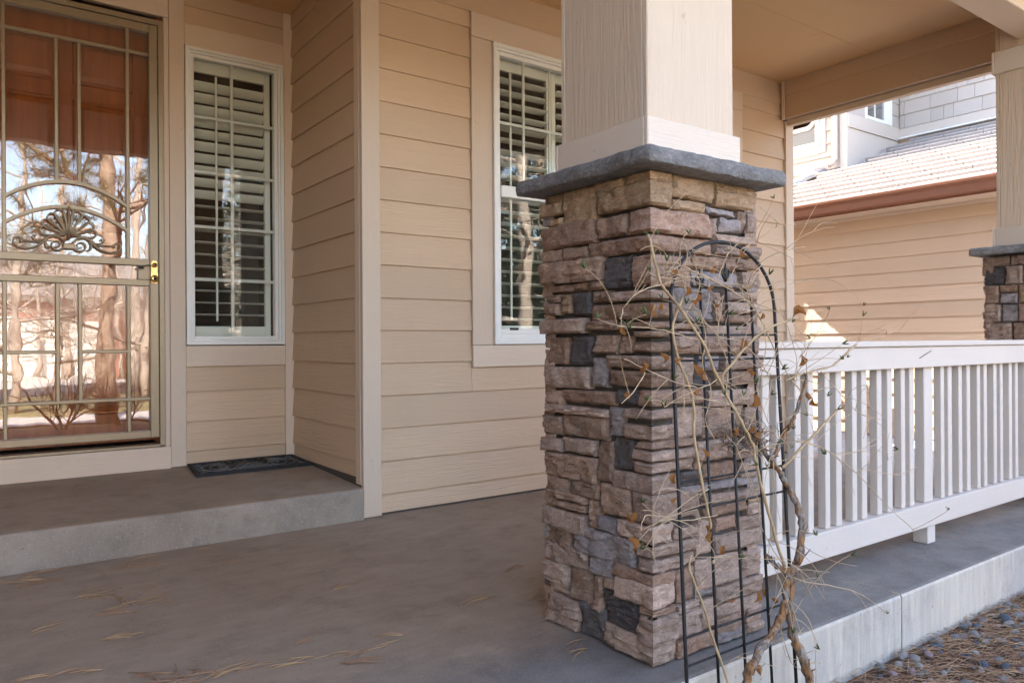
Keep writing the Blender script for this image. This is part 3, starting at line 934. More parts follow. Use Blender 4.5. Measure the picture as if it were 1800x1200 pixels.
STONES=[(1,1.926,1.849,1.362,1.388,'tan',0),(1,1.978,1.847,1.325,1.364,'tan',14),(1,1.924,1.847,1.291,1.320,'tan',4),(1,1.847,1.689,1.283,1.389,'tan',6),(1,1.696,1.575,1.355,1.392,'tan',6),(0,1.573,1.631,1.365,1.400,'tan',4),(0,1.687,1.635,1.297,1.365,'tan',8),(1,1.959,1.697,1.217,1.294,'red',12),(1,1.695,1.563,1.226,1.291,'brown',5),(0,1.558,1.797,1.221,1.297,'red',10),(1,1.957,1.852,1.171,1.218,'brown',4),(1,1.851,1.733,1.174,1.217,'brown',6),(0,1.729,1.658,1.171,1.219,'red',10),(1,1.990,1.661,1.102,1.176,'brown',20),(1,1.926,1.661,1.072,1.103,'brown',4),(1,1.661,1.544,1.074,1.169,'char',0),(0,1.543,1.718,1.072,1.165,'brown',6),(1,1.939,1.866,1.044,1.072,'brown',6),(1,1.952,1.866,1.002,1.043,'brown',9),(1,1.864,1.810,1.005,1.072,'tan',3),(1,1.809,1.718,0.996,1.072,'char',-2),(1,1.721,1.632,1.035,1.073,'brown',2),(0,1.631,1.636,1.033,1.065,'mauve',6),(0,1.722,1.636,0.981,1.029,'brown',4),(1,1.985,1.740,0.942,0.992,'mauve',18),(1,1.739,1.615,0.949,0.984,'brown',8),(0,1.614,1.629,0.952,0.976,'brown',6),(0,1.533,1.628,0.927,0.950,'brown',6),(1,1.938,1.827,0.843,0.934,'red',4),(1,1.822,1.716,0.845,0.937,'char',0),(1,1.713,1.608,0.879,0.939,'brown',4),(1,1.607,1.545,0.882,0.936,'brown',0),(0,1.543,1.630,0.886,0.920,'brown',6),(1,1.944,1.722,0.769,0.840,'mauve',10),(1,1.719,1.648,0.779,0.871,'gray',0),(0,1.649,1.627,0.837,0.879,'mauve',10),(0,1.640,1.627,0.786,0.835,'brown',6),(1,1.944,1.857,0.715,0.762,'brown',5),(1,1.855,1.618,0.724,0.770,'red',7),(1,1.616,1.517,0.735,0.779,'char',0),(0,1.521,1.782,0.734,0.782,'brown',7),(1,1.948,1.648,0.687,0.717,'mauve',15),(1,1.951,1.854,0.615,0.680,'brown',7),(1,1.853,1.651,0.619,0.689,'brown',8),(1,1.647,1.581,0.638,0.725,'gray',0),(0,1.578,1.636,0.696,0.728,'mauve',12),(0,1.576,1.633,0.684,0.696,'brown',4),(0,1.581,1.644,0.634,0.683,'mauve',8),(1,1.968,1.860,0.560,0.607,'mauve',12),(1,1.858,1.704,0.565,0.617,'mauve',6),(1,1.704,1.622,0.496,0.622,'brown',-1),(1,1.636,1.540,0.540,0.636,'char',-3),(0,1.534,1.721,0.613,0.637,'brown',6),(0,1.544,1.721,0.579,0.612,'mauve',14),(0,1.538,1.716,0.544,0.579,'mauve',8),(1,1.947,1.700,0.477,0.562,'brown',11),(1,1.937,1.829,0.427,0.481,'brown',4),(1,1.828,1.684,0.432,0.484,'brown',6),(0,1.629,1.658,0.486,0.543,'mauve',8),(1,1.945,1.742,0.411,0.440,'brown',14),(1,1.943,1.745,0.384,0.411,'brown',10),(1,1.966,1.746,0.316,0.381,'mauve',14),(1,1.739,1.685,0.340,0.436,'brown',0),(1,1.679,1.550,0.400,0.495,'brown',4),(0,1.547,1.725,0.403,0.489,'mauve',8),(1,1.938,1.819,0.256,0.335,'brown',3),(1,1.702,1.612,0.343,0.394,'gray',6),(0,1.615,1.628,0.345,0.400,'mauve',8),(1,1.815,1.540,0.258,0.347,'gray',3),(0,1.533,1.726,0.306,0.345,'mauve',8),(0,1.527,1.726,0.268,0.304,'mauve',6),(1,1.947,1.740,0.204,0.269,'mauve',10),(1,1.736,1.632,0.207,0.268,'gray',4),(0,1.631,1.638,0.227,0.267,'red',9),(1,1.960,1.833,0.132,0.208,'mauve',12),(1,1.932,1.838,0.100,0.134,'mauve',4),(1,1.831,1.724,0.104,0.210,'brown',0),(1,1.723,1.675,0.099,0.210,'brown',3),(1,1.673,1.622,0.177,0.212,'brown',0),(0,1.621,1.639,0.167,0.236,'mauve',12),(1,1.949,1.775,0.041,0.102,'mauve',10),(1,1.941,1.792,-0.013,0.052,'mauve',8),(1,1.787,1.665,-0.004,0.113,'char',-3),(1,1.671,1.526,0.065,0.184,'char',-2),(0,1.524,1.637,0.140,0.169,'red',6),(0,1.519,1.643,0.109,0.146,'mauve',14),(0,1.533,1.744,0.064,0.123,'mauve',6),(0,1.672,1.638,-0.014,0.079,'mauve',6),(2,1.636,1.819,1.330,1.402,'tan',4),(2,1.822,2.012,1.367,1.408,'tan',3),(2,1.822,2.011,1.322,1.366,'tan',8),(2,1.631,1.774,1.293,1.327,'tan',12),(2,1.776,1.918,1.295,1.320,'gray',6),(2,1.800,1.831,1.229,1.288,'mauve',0),(2,1.834,1.941,1.248,1.292,'gray',7),(2,1.921,1.967,1.251,1.320,'brown',0),(2,1.968,2.029,1.252,1.323,'mauve',6),(2,1.658,1.816,1.173,1.223,'brown',4),(2,1.818,2.041,1.214,1.243,'mauve',8),(2,1.817,2.034,1.174,1.212,'mauve',12),(2,1.721,1.926,1.129,1.173,'brown',2),(2,1.927,2.041,1.135,1.174,'brown',5),(2,1.721,1.939,1.080,1.128,'gray',0),(2,1.943,2.040,1.079,1.133,'mauve',7),(2,1.638,1.817,0.974,1.075,'gray',0),(2,1.820,1.861,0.974,1.067,'brown',-2),(2,1.864,2.031,1.041,1.070,'mauve',6),(2,1.864,2.031,1.001,1.040,'mauve',12),(2,1.864,2.031,0.970,1.000,'brown',4),(2,1.631,1.757,0.949,0.972,'brown',4),(2,1.631,1.756,0.893,0.949,'mauve',4),(2,1.759,2.035,0.891,0.965,'mauve',8),(2,1.632,1.742,0.879,0.921,'brown',4),(2,1.743,1.847,0.827,0.875,'gray',2),(2,1.745,2.032,0.876,0.916,'brown',5),(2,1.850,2.035,0.827,0.873,'mauve',12),(2,1.630,1.719,0.785,0.873,'mauve',3),(2,1.720,1.808,0.780,0.826,'char',-2),(2,1.810,2.028,0.780,0.826,'brown',8),(2,1.783,2.029,0.718,0.771,'mauve',4),(2,1.646,1.759,0.633,0.727,'mauve',-1),(2,1.762,1.950,0.620,0.719,'brown',0),(2,1.954,2.033,0.643,0.711,'mauve',5),(2,1.953,2.033,0.600,0.642,'brown',3),(2,1.723,1.893,0.560,0.623,'mauve',8),(2,1.896,2.032,0.551,0.601,'mauve',5),(2,1.661,1.760,0.486,0.540,'char',0),(2,1.762,1.930,0.497,0.553,'red',2),(2,1.933,2.036,0.487,0.543,'mauve',6),(2,1.719,1.759,0.537,0.565,'brown',2),(2,1.661,2.036,0.470,0.496,'gray',7),(2,1.727,1.760,0.380,0.478,'mauve',-1),(2,1.761,2.040,0.427,0.461,'mauve',10),(2,1.761,1.966,0.390,0.430,'red',5),(2,1.967,2.040,0.369,0.411,'mauve',5),(2,1.630,1.725,0.342,0.381,'mauve',4),(2,1.728,1.811,0.285,0.389,'mauve',-1),(2,1.814,1.924,0.340,0.384,'red',3),(2,1.927,2.039,0.324,0.373,'mauve',4),(2,1.815,2.037,0.277,0.329,'mauve',12),(2,1.728,1.943,0.179,0.271,'mauve',0),(2,1.945,2.040,0.176,0.262,'mauve',2),(2,1.640,1.726,0.164,0.259,'red',0),(2,1.815,2.036,0.123,0.180,'mauve',6),(2,1.729,1.812,0.155,0.188,'gray',-1),(2,1.754,1.812,0.063,0.151,'mauve',0),(2,1.815,2.032,0.074,0.123,'mauve',5),(2,1.640,1.751,0.133,0.159,'mauve',6),(2,1.646,1.751,0.114,0.131,'mauve',7),(2,1.814,1.956,0.022,0.081,'brown',2),(2,1.960,2.033,0.037,0.089,'mauve',5),(2,1.959,2.036,-0.031,0.034,'mauve',6),(2,1.641,1.802,-0.030,0.056,'red',2),(2,1.805,1.956,-0.023,0.035,'gray',3),]
pil = thing('stone_pillar', 'wide stone pillar with grey cap and tall beige column, nearest the viewer, trellis in front', 'pillar', (1.785, 1.715, 0), 'stone pillars of the porch')
PX, PY, PW, PD = 1.543, 1.469, .487, .487
fL = Face((PX, PY + PD), (0, -1), (-1, 0))
fF = Face((PX, PY), (1, 0), (0, -1))
fR = Face((PX + PW, PY), (0, 1), (1, 0))
fB = Face((PX + PW, PY + PD), (-1, 0), (0, 1))
for i, (kd, a, b_, z0, z1, col, pr) in enumerate(STONES):
    z0 = max(z0, .004); z1 = min(z1 + (.008 if z1 > 1.36 else 0), 1.397)
    if z1 - z0 < .012: continue
    pr = pr / 1000.0 * 1.15 + random.Random(i).uniform(-.003, .004)
    if kd == 0:
        wrap_stone(pil, fL, max(0, PY + PD - a), fF, min(PW, b_ - PX), z0, z1, col, pr, i * 1.37, PD)
    elif kd == 1:
        flat_stone(pil, fL, max(-.006, PY + PD - a), PY + PD - b_, z0, z1, col, pr, i * 1.37)
    else:
        flat_stone(pil, fF, a - PX, min(PW + .006, b_ - PX), z0, z1, col, pr, i * 1.37)
random_face(pil, fR, PD, 1.389, 5)
random_face(pil, fB, PW, 1.389, 6)
MB().box(PX + .022, PX + PW - .022, PY + .022, PY + PD - .022, 0, 1.396).build('mortar_core', M['gap'], pil)
M['smear'] = simple('tan_mortar_smear', (.30, .215, .125), .95, 0, .2, nscale=40, ncol=(.16, .11, .065), namt=.8, bstr=.8, bdist=.006)
MB().box(PX + .006, PX + PW - .006, PY + .006, PY + PD - .006, 1.345, 1.3985, .004).build('mortar_bed', M['smear'], pil)
cap_slab(pil, 1.772, 1.700, .303, 1.399, 1.446, 3)
column(pil, 1.591, 1.980, 1.524, 1.913, 1.4475, 3.0)

p2 = thing('stone_pillar', 'farther stone pillar with grey cap and beige column, behind the right end of the white railing', 'pillar', (5.165, 1.735, 0), 'stone pillars of the porch')
QX, QY = 4.925, 1.492
gL = Face((QX, QY + PD), (0, -1), (-1, 0)); gF = Face((QX, QY), (1, 0), (0, -1))
gR = Face((QX + PW, QY), (0, 1), (1, 0)); gB = Face((QX + PW, QY + PD), (-1, 0), (0, 1))
random_face(p2, gL, PD, 1.404, 21); random_face(p2, gF, PW, 1.404, 22); random_face(p2, gR, PD, 1.404, 23); random_face(p2, gB, PW, 1.404, 24)
MB().box(QX + .022, QX + PW - .022, QY + .022, QY + PD - .022, 0, 1.410).build('mortar_core', M['gap'], p2)
cap_slab(p2, QX + PW / 2, QY + PD / 2, .303, 1.413, 1.460, 8)
column(p2, QX + .05, QX + .438, QY + .05, QY + .438, 1.4615, 3.0)

# ================================================================ RAILING
rail = thing('porch_railing', 'white painted porch railing with square balusters between the two stone pillars', 'railing', (3.45, 1.66, 0))
RX0, RX1 = 2.028, 4.93
rb = lambda n, a, mt='rail', c=.003: MB().box(*a, c).build(n, M[mt], rail)
rb('top_rail', (RX0, RX1, 1.616, 1.722, .888, .912))
rb('rail_board', (RX0, RX1, 1.627, 1.645, .793, .8865))
rb('rail_board', (RX0, RX1, 1.690, 1.708, .793, .8865))
rb('bottom_rail', (RX0, RX1, 1.627, 1.703, .080, .183))
FX = [(2.160, 2.196), (2.253, 2.293), (2.335, 2.368), (2.449, 2.484), (2.532, 2.567), (2.645, 2.677), (2.721, 2.760), (2.837, 2.871), (2.906, 2.945), (3.024, 3.061), (3.107, 3.146), (3.223, 3.256), (3.294, 3.332),
      (3.581, 3.614), (3.651, 3.689), (3.757, 3.792), (3.843, 3.879), (3.952, 3.985), (4.027, 4.061), (4.138, 4.173), (4.213, 4.245), (4.322, 4.357), (4.397, 4.43), (4.512, 4.547), (4.587, 4.62), (4.70, 4.735), (4.775, 4.81)]
for (a, b_) in FX:
    a, b_ = (a + .015) * 1.0125, (b_ + .015) * 1.0125
    rb('baluster', (a, b_, 1.6475 + rnd.uniform(0, .001), 1.682, .184, .8865 - .003), 'rail_z', .0025)
rb('post', (3.478, 3.556, 1.6465, 1.6895, .184, .880), 'rail_z')
rb('post_foot', (3.475, 3.545, 1.632, 1.700, .001, .0795), 'rail_z')
MB().tube([(3.395, 1.6255, .835), (3.50, 1.6235, .868)], .0017, 5).build('nail', M['nail'], rail)

# ================================================================ TRELLIS
tre = thing('garden_trellis', 'black iron arched trellis leaning before the near stone pillar', 'trellis', (1.71, 1.28, -.22))
def TP(u, z, dy=0):
    return Vector((1.474 + .462 * u + .060 * z / 1.05, 1.285 + .105 * z / 1.05 + dy, z))
def trod(name, pts, r=.0035, n=8):
    return MB().tube(pts, r, n).build(name, M['black_iron'], tre)
trod('arch_frame', [TP(0, -.24)] + [TP(0, z) for z in (.2, .6, 1.0)] + [TP(.5 - .5 * math.cos(a), 1.02 + .185 * math.sin(a)) for a in [math.pi * k / 18 for k in range(19)]] + [TP(1, z) for z in (1.0, .6, .2)] + [TP(1, -.24)], .0050)
for u, zt in ((.255, 1.062), (.50, 1.075), (.745, 1.045)):
    trod('upright', [TP(u, -.24, -.004), TP(u, .4, -.004), TP(u, zt, -.004)], .0041)
for u, zt in ((.255, 1.075), (.50, 1.10)):
    p = TP(u, zt, -.004)
    fin = MB()
    fin.tube([p + Vector((0, 0, -.012)), p, p + Vector((0, 0, .018)), p + Vector((0, 0, .042))], [.005, .0075, .006, .0012], 6)
    for s in (-1, 1):
        fin.tube([p + Vector((0, 0, -.008)), p + Vector((s * .011, 0, .004)), p + Vector((s * .017, 0, .016)), p + Vector((s * .013, 0, .024))], [.004, .0042, .0032, .0012], 5)
    fin.build('fleur_finial', M['black_iron'], tre)
for z in (.935, .865, .545, .470, .155, .085):
    trod('crossbar', [TP(0, z, .003), TP(1, z, .003)], .0032)

# ================================================================ DRY VINE
def barkmat():
    m, nt, b = newmat('stringy_vine_bark')
    mp = mapped(nt, (120, 120, 14)); mp2 = mapped(nt, (1, 1, 1))
    a = noise_n(nt, mp, 1.0, 5, .7); g = noise_n(nt, mp2, 22, 3, .6)
    c = mixc(nt, ramp(nt, g, .42, .58), (.30, .145, .055), (.27, .235, .20))
    c = mixc(nt, ramp(nt, a, .45, .60, 0, .85), c, (.055, .035, .024))
    nt.links.new(c, b.inputs['Base Color']); b.inputs['Roughness'].default_value = .9
    bump(nt, b, a, 1.0, .004)
    return m
M['bark'] = barkmat()
M['cane'] = simple('straw_cane', (.50, .36, .20), .6, 0, .3, nscale=26, ncol=(.27, .17, .09), namt=.9, bstr=.3)
M['twig'] = simple('pale_tendril', (.54, .40, .25), .7, 0, .3, nscale=30, ncol=(.28, .18, .10), namt=.6)
M['dryleaf'] = simple('dry_orange_leaf', (.36, .165, .050), .7, 0, .3, nscale=70, ncol=(.22, .09, .03), namt=.8, bstr=.5, bdist=.002)
def translucent(m, col, f):
    nt = m.node_tree; b = nt.nodes['Principled BSDF']; out = nt.nodes['Material Output']
    t = N(nt, 'ShaderNodeBsdfTranslucent'); t.inputs[0].default_value = (*col, 1)
    mx = N(nt, 'ShaderNodeMixShader'); mx.inputs[0].default_value = f
    nt.links.new(b.outputs[0], mx.inputs[1]); nt.links.new(t.outputs[0], mx.inputs[2]); nt.links.new(mx.outputs[0], out.inputs[0])
translucent(M['dryleaf'], (.45, .20, .06), .45)
M['bud'] = simple('green_bud', (.06, .085, .022), .6, 0, .3)
vine = thing('dry_vine', 'leafless twisted vine with curled orange leaves climbing the black trellis', 'vine', (1.83, 1.22, -.22))
VINE=[
(0.011,0.006,[(1.909,1.22,-0.125),(1.936,1.236,-0.058),(1.909,1.238,0.008),(1.883,1.254,0.086),(1.875,1.258,0.157),(1.889,1.267,0.217),(1.885,1.268,0.259),(1.947,1.289,0.26),(1.963,1.282,0.308),(1.989,1.295,0.369),(1.987,1.306,0.429),(1.966,1.321,0.478),(1.915,1.32,0.533),(1.902,1.34,0.569),(1.869,1.35,0.613),(1.839,1.346,0.646),(1.808,1.36,0.658)]),
(0.01,0.007,[(1.582,1.2,-0.006),(1.616,1.213,0.049),(1.667,1.215,0.099),(1.775,1.233,0.14),(1.823,1.239,0.191),(1.872,1.266,0.244),(1.888,1.27,0.267)]),
(0.007,0.006,[(1.879,1.27,0.26),(1.842,1.279,0.285),(1.811,1.29,0.315)]),
(0.0045,0.0035,[(1.869,1.27,0.279),(1.835,1.286,0.393),(1.778,1.293,0.557),(1.77,1.303,0.627),(1.731,1.301,0.677),(1.706,1.309,0.721),(1.653,1.326,0.816),(1.582,1.328,0.924),(1.505,1.346,1.019),(1.461,1.35,1.06),(1.453,1.361,1.103),(1.429,1.37,1.196)]),
(0.004,0.0035,[(1.608,1.31,0.324),(1.619,1.323,0.357),(1.611,1.323,0.426),(1.573,1.322,0.553),(1.558,1.33,0.675),(1.567,1.342,0.769),(1.519,1.348,0.868),(1.508,1.356,0.962),(1.548,1.36,1.035)]),
(0.0032,0.0025,[(1.6,1.24,-0.027),(1.592,1.253,0.029),(1.527,1.272,0.223),(1.484,1.283,0.335),(1.51,1.3,0.366)]),
(0.006,0.003,[(1.889,1.33,0.572),(1.913,1.326,0.594),(1.95,1.322,0.65),(1.957,1.307,0.673),(1.992,1.304,0.729),(2.026,1.3,0.812)]),
(0.0045,0.004,[(1.947,1.33,0.541),(1.998,1.32,0.577),(2.062,1.313,0.619),(2.19,1.3,0.701)]),
(0.004,0.003,[(1.656,1.33,0.817),(1.669,1.309,0.841),(1.739,1.296,0.903),(1.797,1.279,0.948),(1.922,1.26,0.985)]),
(0.0028,0.002,[(2.008,1.36,0.797),(2.162,1.386,0.816),(2.254,1.398,0.823),(2.368,1.422,0.832),(2.554,1.44,0.9)]),
(0.0016,0.0012,[(2.364,1.42,0.832),(2.469,1.425,0.877),(2.569,1.44,0.912),(2.658,1.445,0.918),(2.893,1.46,0.956)]),
(0.0014,0.001,[(2.296,1.42,0.813),(2.46,1.44,0.723),(2.587,1.446,0.654),(2.755,1.46,0.621)]),
(0.0018,0.001,[(2.065,1.36,0.608),(2.26,1.382,0.56),(2.456,1.392,0.467),(2.644,1.416,0.357),(2.801,1.425,0.262),(2.951,1.441,0.184),(3.086,1.46,0.064)]),
(0.0014,0.001,[(2.506,1.42,0.457),(2.585,1.428,0.455),(2.83,1.439,0.41),(2.978,1.44,0.424)]),
(0.0018,0.001,[(1.911,1.28,0.244),(2.015,1.306,0.198),(2.212,1.322,0.141),(2.397,1.333,0.072),(2.6,1.36,-0.04)]),
(0.0012,0.001,[(1.974,1.3,0.63),(2.126,1.322,0.589),(2.244,1.336,0.55),(2.393,1.364,0.542),(2.569,1.38,0.554)]),
(0.0022,0.0018,[(1.579,1.38,1.121),(1.661,1.385,1.101),(1.743,1.378,1.075),(1.868,1.378,1.025),(1.913,1.368,0.966),(1.975,1.374,0.891),(2.045,1.367,0.801),(2.121,1.373,0.747),(2.142,1.37,0.681)]),
(0.0016,0.001,[(1.513,1.36,1.077),(1.4,1.343,1.053),(1.321,1.334,1.018),(1.271,1.308,0.977),(1.269,1.3,0.942)]),
(0.0014,0.001,[(1.617,1.34,0.917),(1.495,1.32,0.934),(1.404,1.316,0.949),(1.25,1.3,0.955)]),
(0.0015,0.001,[(1.581,1.34,0.793),(1.481,1.327,0.813),(1.35,1.314,0.853),(1.271,1.3,0.877)]),
(0.0014,0.001,[(1.352,1.31,0.84),(1.321,1.305,0.807),(1.254,1.29,0.771)]),
(0.0016,0.001,[(1.777,1.35,0.884),(1.658,1.33,0.815),(1.494,1.315,0.775),(1.4,1.29,0.754)]),
(0.0013,0.001,[(1.623,1.31,0.452),(1.494,1.303,0.456),(1.397,1.302,0.48),(1.332,1.29,0.493),(1.305,1.28,0.463)]),
(0.0013,0.001,[(1.615,1.33,0.517),(1.537,1.314,0.511),(1.47,1.308,0.49),(1.401,1.306,0.461),(1.355,1.288,0.416),(1.356,1.28,0.377)]),
(0.0015,0.001,[(1.562,1.38,1.124),(1.555,1.372,1.163),(1.564,1.373,1.193),(1.597,1.37,1.229)]),
(0.0018,0.001,[(1.861,1.38,1.035),(1.85,1.365,1.102),(1.959,1.355,1.177),(2.084,1.34,1.205)]),
(0.0013,0.001,[(1.819,1.38,1.181),(1.904,1.372,1.223),(1.971,1.363,1.26),(2.068,1.36,1.276)]),
(0.0013,0.001,[(1.792,1.38,1.081),(1.884,1.372,1.052),(2.066,1.365,1.096),(2.203,1.36,1.115)]),
(0.0018,0.001,[(1.721,1.38,1.094),(1.748,1.381,1.144),(1.79,1.378,1.187),(1.849,1.367,1.218),(1.875,1.36,1.208)]),
(0.0018,0.0012,[(1.431,1.37,1.095),(1.49,1.356,1.082),(1.583,1.359,1.091),(1.684,1.35,1.087),(1.74,1.34,1.06)]),
(0.0016,0.0012,[(1.549,1.36,0.978),(1.609,1.362,1.041),(1.604,1.351,1.087),(1.531,1.343,1.09),(1.472,1.348,1.103),(1.477,1.337,1.122),(1.517,1.34,1.121)]),
(0.0016,0.0012,[(1.607,1.35,1.002),(1.63,1.35,0.932),(1.613,1.347,0.855),(1.635,1.337,0.777),(1.617,1.341,0.701),(1.654,1.33,0.637)]),
(0.0016,0.0012,[(1.871,1.36,1.116),(1.825,1.35,1.047),(1.893,1.357,0.966),(1.888,1.344,0.882),(1.846,1.344,0.784),(1.892,1.339,0.682),(1.939,1.33,0.613)]),
(0.0014,0.001,[(1.528,1.36,1.114),(1.584,1.36,1.025),(1.679,1.352,0.932),(1.749,1.329,0.916),(1.84,1.32,0.85),(1.906,1.32,0.749)]),
(0.0014,0.001,[(1.736,1.34,0.645),(1.697,1.338,0.727),(1.697,1.328,0.853),(1.663,1.335,0.932),(1.682,1.33,1.042)]),
(0.0014,0.001,[(1.943,1.32,0.245),(1.83,1.317,0.38),(1.803,1.315,0.481),(1.717,1.307,0.603),(1.699,1.3,0.636),(1.733,1.3,0.657)]),
(0.0014,0.001,[(1.954,1.3,0.147),(2.007,1.297,0.103),(2.035,1.284,0.033),(2.018,1.27,-0.092)]),
(0.0013,0.001,[(1.835,1.28,0.146),(1.865,1.269,0.062),(1.903,1.267,-0.011),(2.006,1.27,-0.056)]),
(0.0012,0.001,[(2.051,1.36,0.757),(2.091,1.372,0.844),(2.063,1.377,0.932),(2.046,1.389,0.985),(2.045,1.4,1.021)]),
(0.0012,0.001,[(1.983,1.36,0.64),(2.043,1.375,0.739),(2.1,1.378,0.843),(2.17,1.397,0.914),(2.114,1.4,0.969)]),
]
LEAF=[(1.620,1.306,1.102,1),(1.494,1.298,1.041,1),(1.514,1.279,1.025,1),(1.591,1.290,1.044,1),(1.385,1.308,0.996,1),(1.418,1.320,1.004,0.8),(1.339,1.274,0.980,0.9),(1.246,1.277,0.938,0.8),(2.031,1.307,0.974,2),(1.739,1.312,0.900,1.5),(1.979,1.274,0.840,1.9),(1.410,1.311,0.867,1.2),(1.532,1.309,0.835,1.4),(1.573,1.304,0.819,1.1),(1.326,1.287,0.846,1.2),(1.283,1.292,0.782,1.2),(1.756,1.288,0.746,1.6),(1.566,1.312,0.774,1.1),(1.729,1.286,0.819,1),(1.538,1.286,0.619,1.2),(1.470,1.317,0.559,1.1),(1.609,1.316,0.383,1.4),(1.603,1.318,0.406,1),(1.467,1.310,0.502,0.9),(1.272,1.274,0.466,1.5),(1.260,1.275,0.432,1.3),(1.842,1.298,0.172,1),(1.823,1.313,0.196,1),(2.049,1.314,0.743,1.2),(2.065,1.302,0.722,1.2),(1.665,1.318,0.340,1.3),(1.749,1.278,0.209,1.2),(1.632,1.281,0.220,0.8),(1.498,1.287,1.005,0.9),(1.606,1.283,0.999,0.9),(1.464,1.286,0.860,0.9),(1.682,1.276,1.146,0.9),(1.798,1.289,0.979,1),(1.777,1.271,0.067,1.3),(1.773,1.297,-0.004,1.2),(1.937,1.317,0.096,1.2),(1.943,1.292,0.185,1.1),(1.765,1.301,0.662,1.1),(1.811,1.301,0.643,1.2),(1.706,1.317,0.657,1.1),(1.447,1.307,1.084,0.8),]
def smooth_path(P, sub=4, wob=0, seed=0):
    R = random.Random(seed); P = [Vector(p) for p in P]; out = []
    for i in range(len(P) - 1):
        p0 = P[max(i - 1, 0)]; p1 = P[i]; p2_ = P[i + 1]; p3 = P[min(i + 2, len(P) - 1)]
        for k in range(sub):
            t = k / sub
            q = .5 * ((2 * p1) + (p2_ - p0) * t + (2 * p0 - 5 * p1 + 4 * p2_ - p3) * t * t + (3 * p1 - p0 - 3 * p2_ + p3) * t ** 3)
            out.append(q + Vector((R.uniform(-wob, wob), R.uniform(-wob, wob), R.uniform(-wob, wob))))
    out.append(P[-1])
    return out
ends = []; allpts = []
for i, (r0, r1, P) in enumerate(VINE):
    thick = r0 >= .0055
    if thick: r0, r1 = r0 * 1.3, r1 * 1.3
    path = smooth_path(P, 6 if thick else 4, .0032 if thick else .0016, i)
    n = len(path)
    rad = []
    for k in range(n):
        r = r0 + (r1 - r0) * k / (n - 1)
        if thick: r *= .95 + .42 * noise.noise(path[k] * 55 + Vector((i, 0, 0)))
        elif k % 6 == 0: r *= 1.25
        rad.append(r)
    nm, mt = ('trunk', M['bark']) if thick else ('cane', M['cane']) if r0 > .0026 else ('tendril', M['twig'])
    MB().tube(path, rad, 9 if thick else 6).build(nm, mt, vine)
    if thick:
        # peeling bark strips
        for s in range(22):
            k = rnd.randrange(1, n - 3); ln = rnd.randrange(2, 5)
            d = Vector((rnd.uniform(-1, 1), rnd.uniform(-1, -.1), rnd.uniform(-.3, .3))).normalized()
            q = [path[min(n - 1, k + t)] + d * (rad[k] * (1.02 + .35 * t * (t > 1))) for t in range(ln)]
            MB().tube(q, [.0012, .0022, .0016, .0011, .0006][:ln], 4).build('bark_strip', M['bark'], vine)
    ends.append(path[-1]); allpts += path[2:]
# thin random tendrils springing from the canes
tend = MB()
for i in range(235):
    p = Vector(rnd.choice(allpts))
    if p.z < .1 and rnd.random() < .6: continue
    a = rnd.uniform(-1, 1)
    d = Vector((rnd.uniform(-1, 1), rnd.uniform(-.55, .12), rnd.uniform(-.5, 1.0))).normalized()
    P = [p]; L_ = rnd.uniform(.05, .22); nseg = 7
    bend = Vector((rnd.uniform(-1, 1), rnd.uniform(-.25, .15), rnd.uniform(-1.2, .4)))
    for k in range(nseg):
        d = (d + bend * .16).normalized()
        q = P[-1] + d * L_ / nseg
        if q.y > 1.43 and q.x < 2.06: q.y = 1.43
        P.append(q)
    tend.tube(P, [.0012 - .0005 * k / nseg for k in range(nseg + 1)], 4)
    ends.append(P[-1])
    if rnd.random() < .6: allpts.append(P[4])
o = tend.build('fine_tendrils', M['twig'], vine); o['kind'] = 'stuff'
# tangled dead nest in the middle
nest = MB()
for i in range(150):
    c = Vector((1.80 + rnd.gauss(0, .05), 1.345 + rnd.gauss(0, .016), .645 + rnd.gauss(0, .022)))
    d = Vector((rnd.gauss(0, 1), rnd.gauss(0, .5), rnd.gauss(0, .6))).normalized() * rnd.uniform(.012, .04)
    b2 = Vector((rnd.gauss(0, .006), rnd.gauss(0, .006), rnd.gauss(0, .008)))
    nest.tube([c - d, c + b2, c + d], [.0010, .0014, .0007], 4)
o = nest.build('dead_twig_tangle', M['bark'], vine); o['kind'] = 'stuff'
def leaf_mesh(seed, s=1.0):
    R = random.Random(seed); V = []; nu, nv = 6, 5
    cu = R.uniform(1.0, 2.4); tw = R.uniform(-1, 1)
    for i in range(nu + 1):
        u = i / nu
        wd = .013 * s * (math.sin(math.pi * u ** .75) ** .8 + .02)
        for j in range(nv):
            v = (j / (nv - 1) - .5) * 2
            x = v * wd
            z = -u * .042 * s
            y = .012 * s * cu * abs(v) ** 1.6 * math.sin(math.pi * u) + .014 * s * math.sin(u * 2.4) + R.uniform(-.002, .002) * s
            a = tw * u * 1.4
            V.append((x * math.cos(a) - y * math.sin(a), x * math.sin(a) + y * math.cos(a), z + .006 * s * v * v))
    F = [(i * nv + j, (i + 1) * nv + j, (i + 1) * nv + j + 1, i * nv + j + 1) for i in range(nu) for j in range(nv - 1)]
    m = MB(); m.add(V, F, True)
    me = m.mesh('dry_leaf'); me.materials.append(M['dryleaf'])
    return me
LM = [leaf_mesh(k) for k in range(6)]
def place(me, name, loc, rot, scale, parent):
    o = bpy.data.objects.new(name, me)
    COL.objects.link(o)
    o.parent = parent
    o.location = Vector(loc) - ORG[parent.name]
    o.rotation_euler = rot; o.scale = (scale,) * 3
    return o
for i, (x, y, z, s) in enumerate(LEAF):
    big = s > 1.4
    s = min(s, 1.45)
    place(LM[i % 6], 'dry_leaf', (x, y, z + .015 * s), (rnd.uniform(-.6, .6) + (1.3 if big and rnd.random() < .6 else 0), rnd.uniform(-.5, .5), rnd.uniform(0, 6.28)), s * rnd.uniform(.42, .62), vine)
